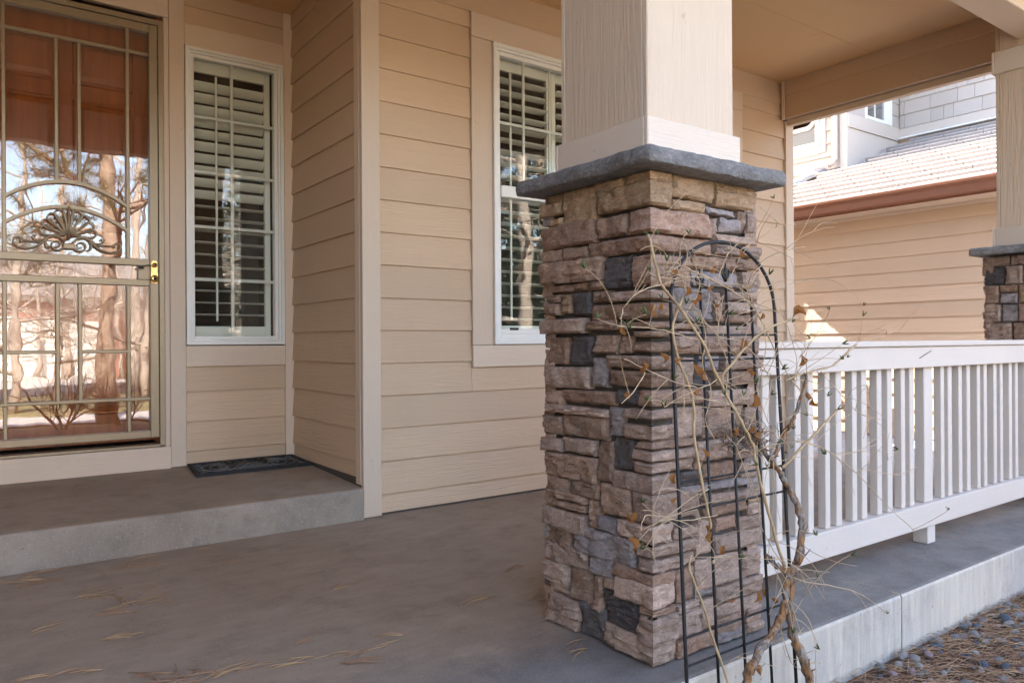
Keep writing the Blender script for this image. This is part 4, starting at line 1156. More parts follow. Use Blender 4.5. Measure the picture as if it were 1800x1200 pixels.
# small green buds at twig ends
bm_ = MB()
for k in range(3):
    a = k * 2.1
    d = Vector((math.cos(a) * .45, math.sin(a) * .45, 1)).normalized()
    bm_.tube([Vector((0, 0, 0)), d * .006, d * .013, d * .019], [.0007, .0020, .0016, .0003], 5)
bme = bm_.mesh('leaf_bud'); bme.materials.append(M['bud'])
for e in rnd.sample(ends, min(60, len(ends))):
    place(bme, 'leaf_bud', e, (rnd.uniform(-1.2, 1.2), rnd.uniform(-1.2, 1.2), rnd.uniform(0, 6)), rnd.uniform(.7, 1.25), vine)

# ================================================================ DOORMAT
def stepz(y): return .1635 + (y - 3.616) / (4.9 - 3.616) * (.208 - .1635)
mat_ = thing('doormat', 'black rubber doormat with looped scrollwork on the concrete step below the sidelight', 'doormat', (1.33, 4.48, stepz(4.48)))
A_, B_, C_, D_ = (.997, 4.318), (1.648, 4.322), (1.648, 4.655), (1.030, 4.655)
def mpnt(u, v, h):
    x = (A_[0] * (1 - u) + B_[0] * u) * (1 - v) + (D_[0] * (1 - u) + C_[0] * u) * v
    y = (A_[1] * (1 - u) + B_[1] * u) * (1 - v) + (D_[1] * (1 - u) + C_[1] * u) * v
    return (x, y, stepz(y) + h)
def mquad(m, u0, u1, v0, v1, h0, h1):
    vs = [mpnt(u, v, h) for h in (h0, h1) for (u, v) in ((u0, v0), (u1, v0), (u1, v1), (u0, v1))]
    m.add(vs, [(3, 2, 1, 0), (4, 5, 6, 7), (0, 1, 5, 4), (1, 2, 6, 5), (2, 3, 7, 6), (3, 0, 4, 7)])
m = MB(); mquad(m, 0, 1, 0, 1, .001, .010); m.build('mat_base', M['rubber'], mat_)
m = MB()
mquad(m, 0, 1, 0, .07, .0105, .019); mquad(m, 0, 1, .93, 1, .0105, .019); mquad(m, 0, .035, .0705, .9295, .0105, .019); mquad(m, .965, 1, .0705, .9295, .0105, .019)
m.build('mat_border', M['rubber'], mat_)
M['rubber_lit'] = simple('lit_rubber', (.11, .105, .098), .6, 0, .4, nscale=60, ncol=(.20, .185, .165), namt=.6)  # paler copy of the rubber, light on the ribs put into the colour
def mline(pts, r=.0042):
    MB().tube([mpnt(u, v, .0135) for u, v in pts], r, 5).build('mat_rib', M['rubber_lit'], mat_)
for (cu, s) in ((.30, -1), (.70, 1)):
    for r in (.36, .24, .12):
        mline([(cu + s * .62 * r * math.sin(a), .5 - r * math.cos(a) * 1.05) for a in [math.pi * k / 12 for k in range(13)]])
    mline([(cu, .09), (cu, .91)], .006)
for k in range(7):
    t = k / 6
    mline([(.30 + .40 * t, .12), (min(.70, .30 + .40 * t + .22), .12 + .76 * min(1, (.70 - (.30 + .40 * t)) / .22))]) if t < 1 else None
    mline([(.30 + .40 * t, .12), (max(.30, .30 + .40 * t - .22), .12 + .76 * min(1, (.40 * t) / .22))]) if t > 0 else None
for (u0, u1) in ((.04, .10), (.90, .96)):
    for k in range(5):
        v = .14 + .18 * k
        mline([(u0, v), ((u0 + u1) / 2, v + .06), (u1, v)], .003)

# ================================================================ PINE NEEDLES AND STONES
M['needle'] = simple('brown_pine_needle', (.42, .245, .145), .65, 0, .3, nscale=12, ncol=(.25, .14, .085), namt=.8)
M['needle2'] = simple('tan_pine_needle', (.50, .33, .185), .65, 0, .3, nscale=12, ncol=(.30, .175, .09), namt=.8)
def needle(m, p, ang, ln, r=.0009, lift=.01, seg=4, bend=.25, up=0):
    P = []; a = ang
    for k in range(seg + 1):
        t = k / seg
        P.append((p[0], p[1], p[2] + lift * math.sin(math.pi * min(1, t * .9 + .05)) + up * t))
        p = (p[0] + math.cos(a) * ln / seg, p[1] + math.sin(a) * ln / seg, p[2])
        a += bend / seg
    m.tube(P, [r, r, r, r, r * .5][:seg + 1], 3)
CLUST= [(0.297, 3.571, 1.2), (0.515, 3.442, 1.5), (0.224, 3.458, 1.2), (0.14, 3.397, 1.1), (0.323, 3.115, 1.5), (0.454, 2.95, 1.8), (0.446, 2.858, 1.0), (0.161, 2.847, 0.8), (0.335, 2.634, 1.2), (0.262, 2.437, 0.8), (0.304, 2.397, 0.5), (0.167, 2.45, 0.6), (0.493, 2.199, 2.2), (0.555, 2.161, 1.2), (0.776, 2.115, 1.1), (0.864, 2.023, 1), (1.088, 2.64, 0.6), (0.948, 2.078, 0.9), (0.801, 2.236, 0.5), (0.614, 3.556, 0.8), (0.819, 3.522, 0.5), (0.863, 3.216, 0.4), (0.496, 3.129, 0.5), (0.138, 3.507, 0.6), (1.807, 2.461, 0.8), (1.518, 2.246, 1.1), (1.616, 2.107, 1.2), (0.95, 2.081, 0.8), (1.05, 2.071, 0.7), (1.094, 2.116, 0.5), (1.461, 1.732, 0.8), (1.479, 1.69, 0.8)]
KINDS = {0: 'loose tuft of brown pine needles lying on the concrete porch floor'}
for i, (x, y, s) in enumerate(CLUST):
    m = MB(); R = random.Random(i)
    base = R.choice([math.pi * .93, .0, .1, math.pi]) + R.uniform(-.35, .35)
    nn = max(2, int(3 * s * s + 1))
    for k in range(nn):
        g = k // 3
        px = (x + R.gauss(0, .022 * s), y + R.gauss(0, .012 * s), .0015)
        a = base + R.gauss(0, .22 if s < 1.5 else .7)
        for q in range(2):
            needle(m, px, a + R.uniform(-.09, .09), R.uniform(.07, .13) * min(1.15, .55 + s * .4), .0012, R.uniform(.001, .007), 4, R.uniform(-.5, .5))
    o = m.build('pine_needle_tuft', M['needle2' if i % 3 else 'needle'], fix=False, org=(x, y, 0))
    lab = 'loose tuft of dark brown pine needles lying on the concrete porch floor'
    if i % 3: lab = 'loose tuft of tan pine needles lying on the concrete porch floor'
    if y > 3.3 and x < .6: lab = lab.replace('lying on the concrete porch floor', 'blown against the foot of the concrete step')
    elif x > 1.2: lab = lab.replace('lying on the concrete porch floor', 'beside the base of the near stone pillar')
    elif y < 2.3: lab = lab.replace('lying on the concrete porch floor', 'on the porch floor near the bottom edge')
    elif s >= 1.5: lab = 'thick wide ' + lab[6:]
    if s > 2: lab = 'largest heap of pine needles on the porch floor at the bottom edge'
    tag(o, lab, 'pine needles', 'pine needle tufts on the porch floor')
lit = MB()
for i in range(4300):
    x = rnd.uniform(1.2, 4.3); y = 1.365 - abs(rnd.gauss(0, .001)) - rnd.random() ** 1.0 * .75
    z = -.214 + rnd.uniform(0, .014)
    needle(lit, (x, y, z), rnd.uniform(0, 6.28) if rnd.random() < .5 else -.5 + rnd.gauss(0, .35), rnd.uniform(.07, .14), .00095, rnd.uniform(.002, .016), 3, rnd.uniform(-.6, .6), rnd.uniform(-.004, .008))
lit.build('pine_needle_litter', M['needle'], fix=False, kind='stuff')
lit = MB()
for i in range(2300):
    x = rnd.uniform(1.2, 4.3); y = 1.365 - rnd.random() * .75
    needle(lit, (x, y, -.208 + rnd.uniform(0, .014)), rnd.uniform(0, 6.28) if rnd.random() < .5 else -.5 + rnd.gauss(0, .35), rnd.uniform(.07, .14), .00095, rnd.uniform(.002, .016), 3, rnd.uniform(-.6, .6), rnd.uniform(-.004, .008))
lit.build('pine_needle_litter', M['needle2'], fix=False, kind='stuff')
RS = {'blue': ((.17, .20, .24), (.11, .135, .17), 'smooth slate blue river stone half buried in pine needles beside the porch'),
      'grey': ((.32, .30, .28), (.20, .19, .18), 'smooth grey river stone half buried in pine needles beside the porch'),
      'pink': ((.46, .32, .31), (.36, .26, .27), 'smooth pinkish river stone half buried in pine needles beside the porch'),
      'pale': ((.50, .46, .42), (.38, .34, .33), 'smooth pale river stone half buried in pine needles beside the porch')}
rsm = {k: stonemat(k + '_river_stone', a, b_, .15) for k, (a, b_, l) in RS.items()}
for k in rsm:
    rsm[k].node_tree.nodes['Principled BSDF'].inputs['Roughness'].default_value = .55
def pebble(seed):
    R = random.Random(seed); bm = bmesh.new()
    bmesh.ops.create_icosphere(bm, subdivisions=3, radius=1)
    off = Vector((R.uniform(0, 50), 0, 0)); sx, sy, sz = R.uniform(.95, 1.3), R.uniform(.75, 1.0), R.uniform(.55, .8)
    for v in bm.verts:
        k = 1 + .16 * noise.noise(v.co * .9 + off) + .05 * noise.noise(v.co * 2.6 + off)
        v.co = Vector((v.co.x * sx * k, v.co.y * sy * k, v.co.z * sz * k))
    me = bpy.data.meshes.new('river_stone'); bm.to_mesh(me); bm.free()
    me.polygons.foreach_set('use_smooth', [True] * len(me.polygons))
    return me
PEB = {}
for k in RS:
    PEB[k] = []
    for s in range(4):
        me = pebble(s + 10 * len(PEB)); me.materials.append(rsm[k]); PEB[k].append(me)
RSTONE= [(2.659, 1.302, 0.0162, 'pale'), (2.746, 1.29, 0.0129, 'pink'), (2.849, 1.306, 0.0114, 'blue'), (3.322, 1.266, 0.0191, 'blue'), (3.249, 1.32, 0.0147, 'pink'), (3.345, 1.318, 0.0107, 'grey'), (3.06, 1.267, 0.0119, 'pale'), (3.022, 1.296, 0.0119, 'grey'), (3.101, 1.257, 0.01, 'pale'), (3.175, 1.308, 0.0123, 'blue'), (3.236, 1.263, 0.0104, 'pink'), (3.233, 1.2, 0.0124, 'pale'), (3.141, 1.166, 0.008, 'blue'), (2.815, 1.142, 0.0147, 'blue'), (2.765, 1.129, 0.0109, 'pale'), (2.895, 1.125, 0.0113, 'grey'), (3.106, 1.134, 0.0099, 'grey'), (2.495, 1.289, 0.0138, 'pink'), (2.589, 1.285, 0.0088, 'blue'), (2.568, 1.235, 0.0104, 'grey'), (2.638, 1.191, 0.0088, 'pale'), (2.677, 1.194, 0.0071, 'blue'), (2.842, 1.219, 0.0075, 'blue'), (2.835, 1.196, 0.0075, 'grey'), (2.748, 1.053, 0.0125, 'grey'), (2.99, 1.23, 0.0117, 'blue'), (3.423, 1.32, 0.0109, 'grey'), (3.536, 1.309, 0.0112, 'grey'), (3.332, 1.213, 0.0106, 'grey'), (3.012, 1.092, 0.0097, 'grey'), (2.877, 1.046, 0.0093, 'pale'), (2.584, 1.314, 0.0106, 'pale'), (2.93, 1.334, 0.0097, 'pale'), (3.139, 1.309, 0.0061, 'pale'), (3.09, 1.235, 0.008, 'pale'), (3.112, 1.218, 0.008, 'grey'), (2.835, 1.317, 0.0094, 'blue'), (2.81, 1.279, 0.0075, 'blue'), (2.765, 1.154, 0.0073, 'grey')]
more = []
R = random.Random(77)
for i in range(140):
    x = R.uniform(2.0, 4.2); y = 1.345 - R.random() ** 1.6 * .5
    if any((x - a) ** 2 + (y - b_) ** 2 < (.012 + c_) ** 2 for a, b_, c_, _ in RSTONE): continue
    more.append((x, y, R.uniform(.007, .016), R.choice(['grey', 'blue', 'pale', 'grey', 'pink'])))
for i, (x, y, r, k) in enumerate(RSTONE + more):
    r *= 1.35
    o = bpy.data.objects.new('river_stone', R.choice(PEB[k]))
    COL.objects.link(o)
    o.location = (x, y, -.204 + r * R.uniform(.12, .5))
    o.rotation_euler = (R.uniform(-.3, .3), R.uniform(-.3, .3), R.uniform(0, 6.28))
    o.scale = (r, r, r)
    big = r >= .0145 * 1.35
    tag(o, ('large ' if big else '') + RS[k][2], 'stone', k + ' river stones in the bed')

# ================================================================ GARAGE WING ON THE RIGHT
gar = thing('garage_wing', 'beige side wing with white-lit tile roof, brown gutter and shingled upper storey', 'building', (8.58, 4.0, -.2))
GX = 8.588
siding(gar, 'y', 1.0, 6.5, GX, -1, -.19, 2.372, M['siding_y'], off=2.032 - 13 * .1735, dz=.1735)
MB().box(8.60, 18, -3, 6.1, -.35, 2.37).build('wall', M['grey_trim'], gar)
MB().box(8.565, 8.60, 6.502, 6.56, -.19, 2.372).build('corner_board', M['trim_z'], gar)
board(8.24, 8.575, .6, 6.56, 2.374, 2.395, 'trim_y', 'soffit', gar)
board(8.569, 8.573, .6, 6.56, 2.338, 2.373, 'trim_y', 'frieze_board', gar)
board(8.225, 8.24, .6, 6.56, 2.372, 2.52, M['steel'], 'fascia', gar)
m = MB()
prof = [(8.224, 2.39), (8.165, 2.392), (8.150, 2.405), (8.140, 2.47), (8.130, 2.488), (8.105, 2.505), (8.100, 2.53), (8.106, 2.534), (8.112, 2.512), (8.224, 2.512)]
m.prism([(x, z) for x, z in prof], 'y', .6, 6.55)
m.build('gutter', M['steel'], gar)
SL = .397
RZ = lambda x: 2.552 + SL * (x - 8.3)
m = MB()
m.prism([(8.2, RZ(8.2) - .06), (8.2, RZ(8.2) - .02), (12.3, RZ(12.3) - .02), (12.3, RZ(12.3) - .06)], 'y', .6, 6.56)
m.build('roof_deck', M['grey_trim'], gar)
M['tile'] = simple('weathered_roof_tile', (.33, .295, .27), .85, 0, .3, nscale=14, ncol=(.25, .225, .21), namt=.6, bstr=.3, bdist=.004)
tm = MB()
DXT, TW = .325, .43
ln = .40
al = math.atan(SL)
vs = []
for (t, h) in ((0, -.01), (0, .052), (.02, .060), (ln, .004), (ln, -.015)):
    for yy in (0, TW - .008):
        vs.append((t, yy, h))
fs = [(0, 1, 3, 2), (2, 3, 5, 4), (4, 5, 7, 6), (6, 7, 9, 8), (8, 9, 1, 0), (0, 2, 4, 6, 8), (1, 9, 7, 5, 3)]
tm.add(vs, fs)
tme = tm.mesh('roof_tile', True); tme.materials.append(M['tile'])
k = 0
x = 8.165
while x < 12.05:
    y = .62 + (TW / 2 if k % 2 else 0)
    while y + TW < 6.62:
        if not (x + .25 > 10.62 and y + TW > 6.14):
            o = bpy.data.objects.new('roof_tile', tme)
            COL.objects.link(o); o.parent = gar
            o.location = Vector((x, y, RZ(x) + rnd.uniform(-.003, .003))) - ORG[gar.name]
            o.rotation_euler = (rnd.uniform(-.006, .006), -al + rnd.uniform(-.008, .008), rnd.uniform(-.006, .006))
        y += TW
    x += DXT * math.cos(al); k += 1
for i in range(7):
    x = 8.25 + i * .36
    MB().prism([(-.1, .0), (-.075, .05), (0, .075), (.075, .05), (.1, .0)], 'x', 0, .40)
    rt = MB().prism([(6.44, .02), (6.47, .07), (6.55, .095), (6.62, .06), (6.64, -.08), (6.60, -.08), (6.58, .02)], 'x', 0, .40)
    rt.v = [(x + a, b_, RZ(x + a) + c_ + .012 - a * .06) for a, b_, c_ in rt.v]
    rt.build('rake_tile', M['tile'], gar)
MB().box(8.298, 8.60, 6.60, 7.3, -.3, 2.6).build('added_sun_blocker', M['grey_trim'], gar)  # unseen block added to bound the sun patch on the garage wall
bf = thing('cedar_fence', 'unseen cedar board fence added between house and garage wing to shade the lower wall', 'fence', (6.9, 6.5, -.2))  # unseen fence added, its height set to narrow the sun patch
fxx = 5.48
while fxx < 8.15:
    MB().box(fxx, fxx + .138, 6.49, 6.51, -.2, 2.06 + rnd.uniform(-.012, .012)).build('fence_board', M['cedar'], bf)
    fxx += .143
for zz in (.2, 1.5):
    MB().box(5.48, 8.26, 6.512, 6.55, zz, zz + .09).build('fence_rail', M['cedar'], bf)
# upper storey walls
W1, W2, YC = 10.6, 12.13, 6.11
PT = paint('pale_siding_y', (.42, .365, .315), 'y', grain=.15, dirt=.04, vary=.02)
PTX = paint('pale_siding_x', (.42, .365, .315), 'x', grain=.1, dirt=.04, vary=.02)
siding(gar, 'y', 6.225, 6.452, W1 + .022, -1, 3.30, 5.4, PT, off=3.897 - 4 * .197, dz=.197)
siding(gar, 'y', 6.452, 8.3, W1 + .022, -1, 3.30, 3.78, PT, off=3.897 - 4 * .197, dz=.197)
siding(gar, 'y', 6.452, 8.3, W1 + .022, -1, 4.75, 5.4, PT, off=3.897 - 4 * .197, dz=.197)
gb = lambda n, a, mt='grey_trim', c=.003: MB().box(*a, c).build(n, M[mt], gar)
gb('corner_board', (W1 - .004, W1 + .03, 6.106, 6.223, 3.30, 5.6))
gb('trim_board', (W1 - .002, W1 + .03, 6.454, 6.556, 3.78, 4.75))
gb('trim_board', (W1 - .002, W1 + .03, 6.557, 8.2, 3.765, 3.888))
fr = MB()
fr.box(W1 - .012, W1 + .03, 6.558, 6.625, 3.89, 4.74, .004); fr.box(W1 - .012, W1 + .03, 6.626, 8.2, 3.89, 3.965, .004)
wn1 = fr.build('window', M['vinyl'], gar)
M['sky_glass'] = glassmat('upper_window_glass', .45, 1.5, (.3, .34, .38))
MB().box(W1 + .016, W1 + .02, 6.60, 8.2, 3.94, 4.74).build('glass_pane', M['sky_glass'], wn1)
# curved rail across the upper sash
cr = MB(); vs = []
for i in range(15):
    t = i / 14; y = 6.626 + .65 * t
    zc = 4.205 + .13 * max(0, 1 - t * 5.0) ** 2
    for (dx, dz) in ((-.006, -.034), (-.006, .034), (.014, .034), (.014, -.034)):
        vs.append((W1 + dx, y, zc + dz * (1 + .6 * max(0, 1 - t * 4))))
fs = [(i * 4 + q, i * 4 + (q + 1) % 4, (i + 1) * 4 + (q + 1) % 4, (i + 1) * 4 + q) for i in range(14) for q in range(4)]
cr.add(vs, fs).build('meeting_rail', M['grey_trim'], wn1)
gb('downspout', (W1 - .07, W1 - .005, 6.245, 6.325, 3.60, 5.5), 'grey_trim', .015)
MB().tube([(W1 - .038, 6.285, 3.66), (W1 - .045, 6.30, 3.58), (W1 - .07, 6.36, 3.545)], [.038, .038, .036], 8).build('downspout_elbow', M['grey_trim'], gar)
MB().tube([(W1 - .0705, 6.361, 3.545), (W1 - .074, 6.367, 3.543)], [.026, .026], 8).build('spout_opening', M['dark'], gar)
MB().box(W1 + .024, 18, YC + .02, 12, 2.5, 5.7).build('wall', M['grey_trim'], gar)
MB().box(W2 + .024, 18, -1, YC + .018, 2.4, 5.7).build('wall', M['grey_trim'], gar)
gb('wall_panel', (W1 + .031, W2 + .02, YC - .002, YC + .018, 2.9, 4.083))
gb('trim_board', (W1 + .006, W2 + .012, YC - .022, YC - .003, 4.085, 4.288))
siding(gar, 'x', W1 + .03, 11.10, YC + .012, -1, 4.29, 5.5, PTX, off=4.29, dz=.197)
siding(gar, 'x', 11.885, W2 + .01, YC + .012, -1, 4.29, 5.5, PTX, off=4.29, dz=.197)
fr = MB()
fr.box(11.105, 11.15, YC - .02, YC + .02, 4.292, 5.3, .004); fr.box(11.65, 11.88, YC - .024, YC + .02, 4.292, 5.3, .004)
fr.box(11.151, 11.649, YC - .02, YC + .02, 4.292, 4.345, .004); fr.box(11.375, 11.395, YC - .012, YC + .02, 4.346, 5.3, .003)
fr.box(11.151, 11.649, YC - .0125, YC + .0195, 4.63, 4.65, .003)
wn2 = fr.build('window', M['vinyl'], gar)
MB().box(11.14, 11.66, YC - .002, YC + .0175, 4.33, 5.3).build('glass_pane', M['sky_glass'], wn2)
# shingled face
gb('trim_board', (W2 - .014, W2 + .02, 2.0, YC - .004, 4.09, 4.285))
gb('flashing', (W2 - .10, W2 - .016, 2.0, YC - .03, RZ(W2) + .03, RZ(W2) + .055), 'vinyl', .006)
gb('wall_panel', (W2 - .002, W2 + .02, 2.0, YC - .004, 3.9, 4.088))
SH = paint('pale_shingle', (.42, .365, .315), 'z', grain=.35, dirt=.05, vary=.05)
for r in range(4):
    y = 3.6 + (.13 if r % 2 else 0)
    z = 4.288 + .214 * r
    while y < YC - .03:
        w_ = min(rnd.choice([.14, .19, .24, .31, .40]), YC - .025 - y)
        if w_ > .04:
            MB().prism([(W2 + .01, z), (W2 - .020, z), (W2 - .021, z + .004), (W2 - .004, z + .222), (W2 + .01, z + .222)], 'y', y + .0025, y + w_ - .0025).build('shingle', SH, gar)
        y += w_
# overhanging roofs above
MB().box(9.80, 18.6, 5.75, 12.6, 5.70, 5.86).build('roof', M['tile'], gar)
MB().box(11.6, 18.6, -2, 5.74, 5.70, 5.86).build('roof', M['tile'], gar)

pk = MB().box(7.93, 8.02, 4.585, 4.605, -.20, .52, .003)
pk.v = [(x + .35 * (z + .2) * .35, y, z) for x, y, z in pk.v]
tag(pk.build('cedar_board', M['cedar'], org=(7.97, 4.6, -.2)), 'orange cedar board leaning by the beige garage wall, glimpsed between white balusters', 'board')

# ================================================================ ACROSS THE STREET (seen mirrored in the glass)
M['pinebark'] = simple('pale_pine_bark', (.42, .31, .23), .9, 0, .2, nscale=16, ncol=(.20, .125, .08), namt=.8, bstr=.9, bdist=.02)
M['bare'] = simple('bare_branch', (.50, .42, .345), .9, 0, .2, nscale=20, ncol=(.22, .15, .11), namt=.6)
M['pine'] = simple('pine_needles_green', (.085, .10, .030), .8, 0, .2, nscale=6, ncol=(.20, .15, .05), namt=.6)
M['spruce'] = simple('spruce_green', (.035, .055, .035), .8, 0, .2, nscale=6, ncol=(.02, .03, .018), namt=.6)
def branches(m, p, d, ln, r, depth, R, spread=.6, n=4, tips=None, up=.1):
    P = [p]; q = Vector(p); dd = Vector(d)
    for k in range(n):
        dd = (dd + Vector((R.gauss(0, .16), R.gauss(0, .16), R.gauss(0, .13) + up * .3))).normalized()
        q = q + dd * ln / n; P.append(q.copy())
    m.tube(P, [r * (1 - .55 * k / n) for k in range(n + 1)], 6 if r > .05 else 4 if r > .012 else 3, caps=False)
    if depth == 0:
        if tips is not None: tips += [P[-1], P[-2], P[-3]]
        return
    nb = R.randrange(3, 6)
    for b_ in range(nb):
        k = R.randrange(1, n + 1)
        ax = Vector((R.gauss(0, 1), R.gauss(0, 1), R.gauss(0, .6))).normalized()
        nd = (dd * (1 - spread * .5) + ax * spread).normalized()
        branches(m, P[k], nd, ln * R.uniform(.5, .8), r * (1 - .55 * k / n) * .62, depth - 1, R, spread, n, tips, up)
def tuft_mesh(name, mat, n, ln, seed, w=.006):
    R = random.Random(seed); V = []; F = []
    for i in range(n):
        d = Vector((R.gauss(0, 1), R.gauss(0, 1), R.gauss(0, 1))).normalized()
        s = d.orthogonal().normalized() * w
        b = len(V)
        c = d * ln * R.uniform(0, .15)
        V += [c - s, c + s, d * ln * R.uniform(.7, 1.1)]
        F.append((b, b + 1, b + 2))
    return V, F
def tree(name, label, loc, h, r, seed, leaf=None, first=.35, lean=(0, 0), ln=2.2, tuft=.28, depth=3, count=9, bark='pinebark'):
    t = thing(name, label, 'tree', loc)
    R = random.Random(seed); o = Vector(loc)
    P = [o + Vector((lean[0] * k / 8 + R.gauss(0, .03), lean[1] * k / 8 + R.gauss(0, .03), h * k / 8 - .1 * (k == 0))) for k in range(9)]
    MB().tube(P, [r * (1.25 if k == 0 else 1 - .75 * k / 8) for k in range(9)], 14).build('trunk', M[bark], t)
    bmb = MB(); tips = []
    for i in range(count):
        f = first + (1 - first) * (i + R.random() * .5) / count
        k = min(7, int(f * 8)); tt = f * 8 - k
        p = P[k].lerp(P[k + 1], tt)
        a = R.uniform(0, 6.28)
        d = Vector((math.cos(a), math.sin(a), R.uniform(-.05, .5))).normalized()
        branches(bmb, p, d, ln * (1.15 - .6 * f), r * (1 - .75 * f) * .5, depth, R, .62, 4, tips)
    bmb.build('branches', M['bare' if leaf is None else bark], t, fix=False)
    if leaf:
        V, F = [], []
        cl = MB()
        base = tuft_mesh('t', None, 60, tuft, seed, .0024)
        for p in tips:
            if R.random() < .8:
                off = Vector(p)
                cl.add([v + off for v in base[0]], base[1])
        cl.build('crown', M[leaf], t, fix=False)
    return t
tree('pine_tree', 'tall ponderosa pine with pale bark in the front yard', (1.62, -3.0, -.30), 8.5, .135, 4, 'pine', .26, (.05, -.1), 1.5, .20, 2, 16)
tree('bare_tree', 'broad leafless tree across the front lawn', (-1.2, -8.5, -.35), 8, .16, 8, None, .2, (.4, 0), 2.6, 0, 4, 9, 'bare')
tree('bare_tree', 'slim leafless tree beside the driveway', (3.6, -13, -.45), 9, .15, 9, None, .15, (.2, 0), 2.8, 0, 4, 9, 'bare')
for i, (x, y, h, ln, sd) in enumerate(((.6, -6.2, 5.5, 1.7, 41), (2.9, -7.4, 6.0, 1.8, 42), (4.6, -9.5, 7.0, 2.1, 43), (1.6, -10.5, 6.5, 2.0, 44), (6.6, -11.5, 7.5, 2.3, 45), (-.4, -11.8, 7, 2.2, 46))):
    tree('bare_tree', ['low bare tree just across the path', 'bare tree behind the pine', 'leafless tree before the wood fence', 'leafless tree in line with the garage door', 'leafless tree right of the fence', 'leafless tree at the lawn edge'][i], (x, y, gz(y)), h, .09, sd, None, .1, (.2, 0), ln, 0, 4, 10, 'bare')
def spruce(loc, h, rad, seed, label):
    t = thing('spruce_tree', label, 'tree', loc)
    R = random.Random(seed); o = Vector(loc)
    MB().tube([o, o + Vector((0, 0, h))], [.16, .02], 8).build('trunk', M['pinebark'], t)
    m = MB(); b = MB()
    base = tuft_mesh('t', None, 20, .30, seed, .022)
    nl = int(h * 2.6)
    for i in range(nl):
        f = i / nl; z = .25 + (h - .3) * f; rr = rad * (1 - f) ** .85 + .12
        nb = max(4, int(11 * (1 - f) + 3))
        for k in range(nb):
            a = 6.283 * (k + R.random()) / nb; r2 = rr * R.uniform(.75, 1.1)
            e = o + Vector((math.cos(a) * r2, math.sin(a) * r2, z - r2 * .28))
            s = o + Vector((0, 0, z))
            b.tube([s, s.lerp(e, .5) + Vector((0, 0, .04)), e], [.03 * (1 - f) + .006, .014, .005], 3, caps=False)
            for q in range(max(2, int(r2 * 4))):
                c = s.lerp(e, .25 + .75 * (q + R.random()) / max(2, int(r2 * 4))) + Vector((R.gauss(0, .09), R.gauss(0, .09), R.gauss(0, .05)))
                m.add([v + c for v in base[0]], base[1])
    b.build('branches', M['bare'], t, fix=False); m.build('crown', M['spruce'], t, fix=False)
for i, (x, y, h, rad) in enumerate(((9.5, -6.5, 7.5, 2.2), (13.2, -9.5, 8.0, 2.4), (12.5, -5.0, 6.2, 1.9), (17.5, -12.5, 9.5, 2.8), (7.2, -15, 8.5, 2.4))):
    spruce((x, y, gz(y)), h, rad, 30 + i, ['dense dark spruce nearest the porch end', 'tall spruce behind the near one', 'small spruce by the driveway', 'far tall spruce by the street', 'spruce beside the wood fence'][i])
tree('bare_tree', 'spreading leafless tree among the spruces', (8.6, -4.2, -.28), 8.5, .15, 12, None, .18, (.3, -.3), 2.6, 0, 4, 10, 'bare')
def shrub(loc, h, seed, label):
    t = thing('bare_shrub', label, 'shrub', loc)
    m = MB(); R = random.Random(seed); o = Vector(loc)
    for k in range(11):
        a = R.uniform(0, 6.28)
        branches(m, o + Vector((math.cos(a) * .06, math.sin(a) * .06, 0)), Vector((math.cos(a) * .55, math.sin(a) * .55, 1)).normalized(), h * .55, .015, 2, R, .5, 4, None, .12)
    m.build('stems', M['shrubstem'], t, fix=False)
M['shrubstem'] = simple('shrub_stem', (.20, .10, .05), .9, 0, .2, nscale=20, ncol=(.12, .06, .03), namt=.6)
shrub((1.0, -2.25, -.25), 1.25, 3, 'bare brown shrub in front of the path')
shrub((1.75, -2.35, -.25), 1.1, 5, 'smaller bare shrub beside the pine trunk')
shrub((2.6, -2.4, -.25), 1.0, 7, 'bare shrub at the bed end')

def copy_tree(src, label, loc, rz, sc):
    t = src.copy(); COL.objects.link(t); t.location = loc; t.rotation_euler = (0, 0, rz); t.scale = (sc, sc, sc); t['label'] = label
    ORG[t.name] = Vector(loc)
    for ch in src.children:
        q = ch.copy(); COL.objects.link(q); q.parent = t
    return t
SRC = [o for o in COL.objects if o.name.startswith('bare_tree')]
for i in range(20):
    x = -3 + 19 * ((i * .618) % 1); y = -17.5 - 14 * ((i * .37) % 1)
    if -19.5 < y < -11.5: y -= 8
    c_ = copy_tree(SRC[i % len(SRC)], 'bare street tree across the road, seen mirrored in the door glass', (x, y, gz(y)), i * 1.3, .85 + .35 * ((i * .71) % 1))
    c_['group'] = 'bare street trees across the road'
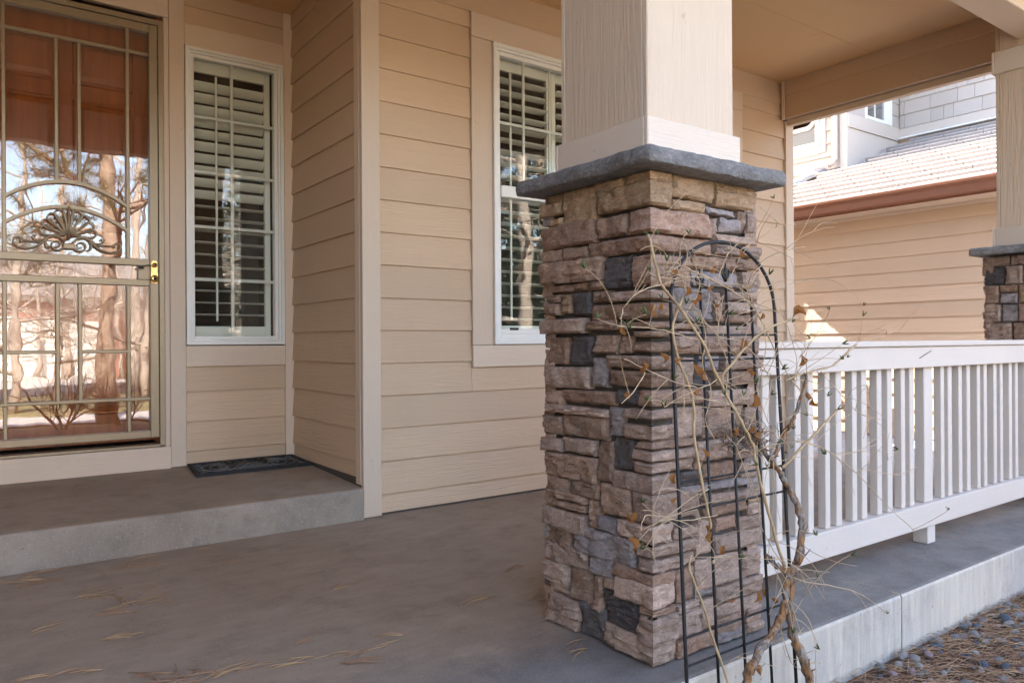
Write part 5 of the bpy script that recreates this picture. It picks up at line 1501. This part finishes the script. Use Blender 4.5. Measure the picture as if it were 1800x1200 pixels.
# brick house opposite
bh = thing('brick_house', 'red brick house across the street with white garage door', 'house', (2.5, -27, gz(-27)))
M['brickwall'], nt, b = newmat('red_brick')
bt = N(nt, 'ShaderNodeTexBrick')
bt.inputs['Color1'].default_value = (.36, .13, .085, 1); bt.inputs['Color2'].default_value = (.30, .10, .07, 1); bt.inputs['Mortar'].default_value = (.42, .36, .30, 1)
bt.inputs['Scale'].default_value = 4.5
mp = mapped(nt, (1, 1, 1)); mp.inputs['Rotation'].default_value = (RAD(90), 0, 0)
nt.links.new(mp.outputs[0], bt.inputs['Vector']); nt.links.new(bt.outputs[0], b.inputs['Base Color'])
g0 = gz(-27)
MB().box(-6, 8.5, -35, -26, g0, g0 + 3.4).build('wall', M['brickwall'], bh)
MB().box(-9, 11, -25.9, -25.7, g0 + 3.2, g0 + 3.5).build('fascia', M['vinyl'], bh)
MB().prism([(-25.4, g0 + 3.4), (-30.5, g0 + 5.6), (-35.6, g0 + 3.4)], 'x', -7, 9.5).build('roof', M['tile'], bh)
gd = MB().box(.6, 4.4, -26.02, -25.93, g0, g0 + 2.5).build('garage_door', M['vinyl'], bh)
for r in range(4):
    for c_ in range(4):
        MB().box(.72 + c_ * .92, .72 + c_ * .92 + .8, -25.93, -25.90, g0 + .12 + r * .6, g0 + .6 + r * .6, .02).build('door_panel', M['vinyl'], gd)
fr = MB().box(-4.5, -2.2, -26.02, -25.92, g0 + 1.0, g0 + 2.5, .01).build('window', M['vinyl'], bh)
MB().box(-4.4, -2.3, -25.92, -25.90, g0 + 1.1, g0 + 2.4).build('glass_pane', M['sky_glass'], fr)
MB().box(-.6, 4.6, -25.6, -19.2, g0 - .1, g0 + .12).build('driveway', M['path'], kind='structure')
wf = thing('wood_fence', 'brown board fence across the lawn to the right of the pine', 'fence', (6, -15, gz(-15)))
M['fence'] = woodmat('brown_fence_board', (.16, .075, .04), (.09, .045, .028), 'z', .85)
for i in range(46):
    x = 4.0 + i * .155
    MB().box(x, x + .145, -16.0, -15.97, gz(-16), gz(-16) + 1.85 + rnd.uniform(-.01, .01)).build('fence_board', M['fence'], wf)
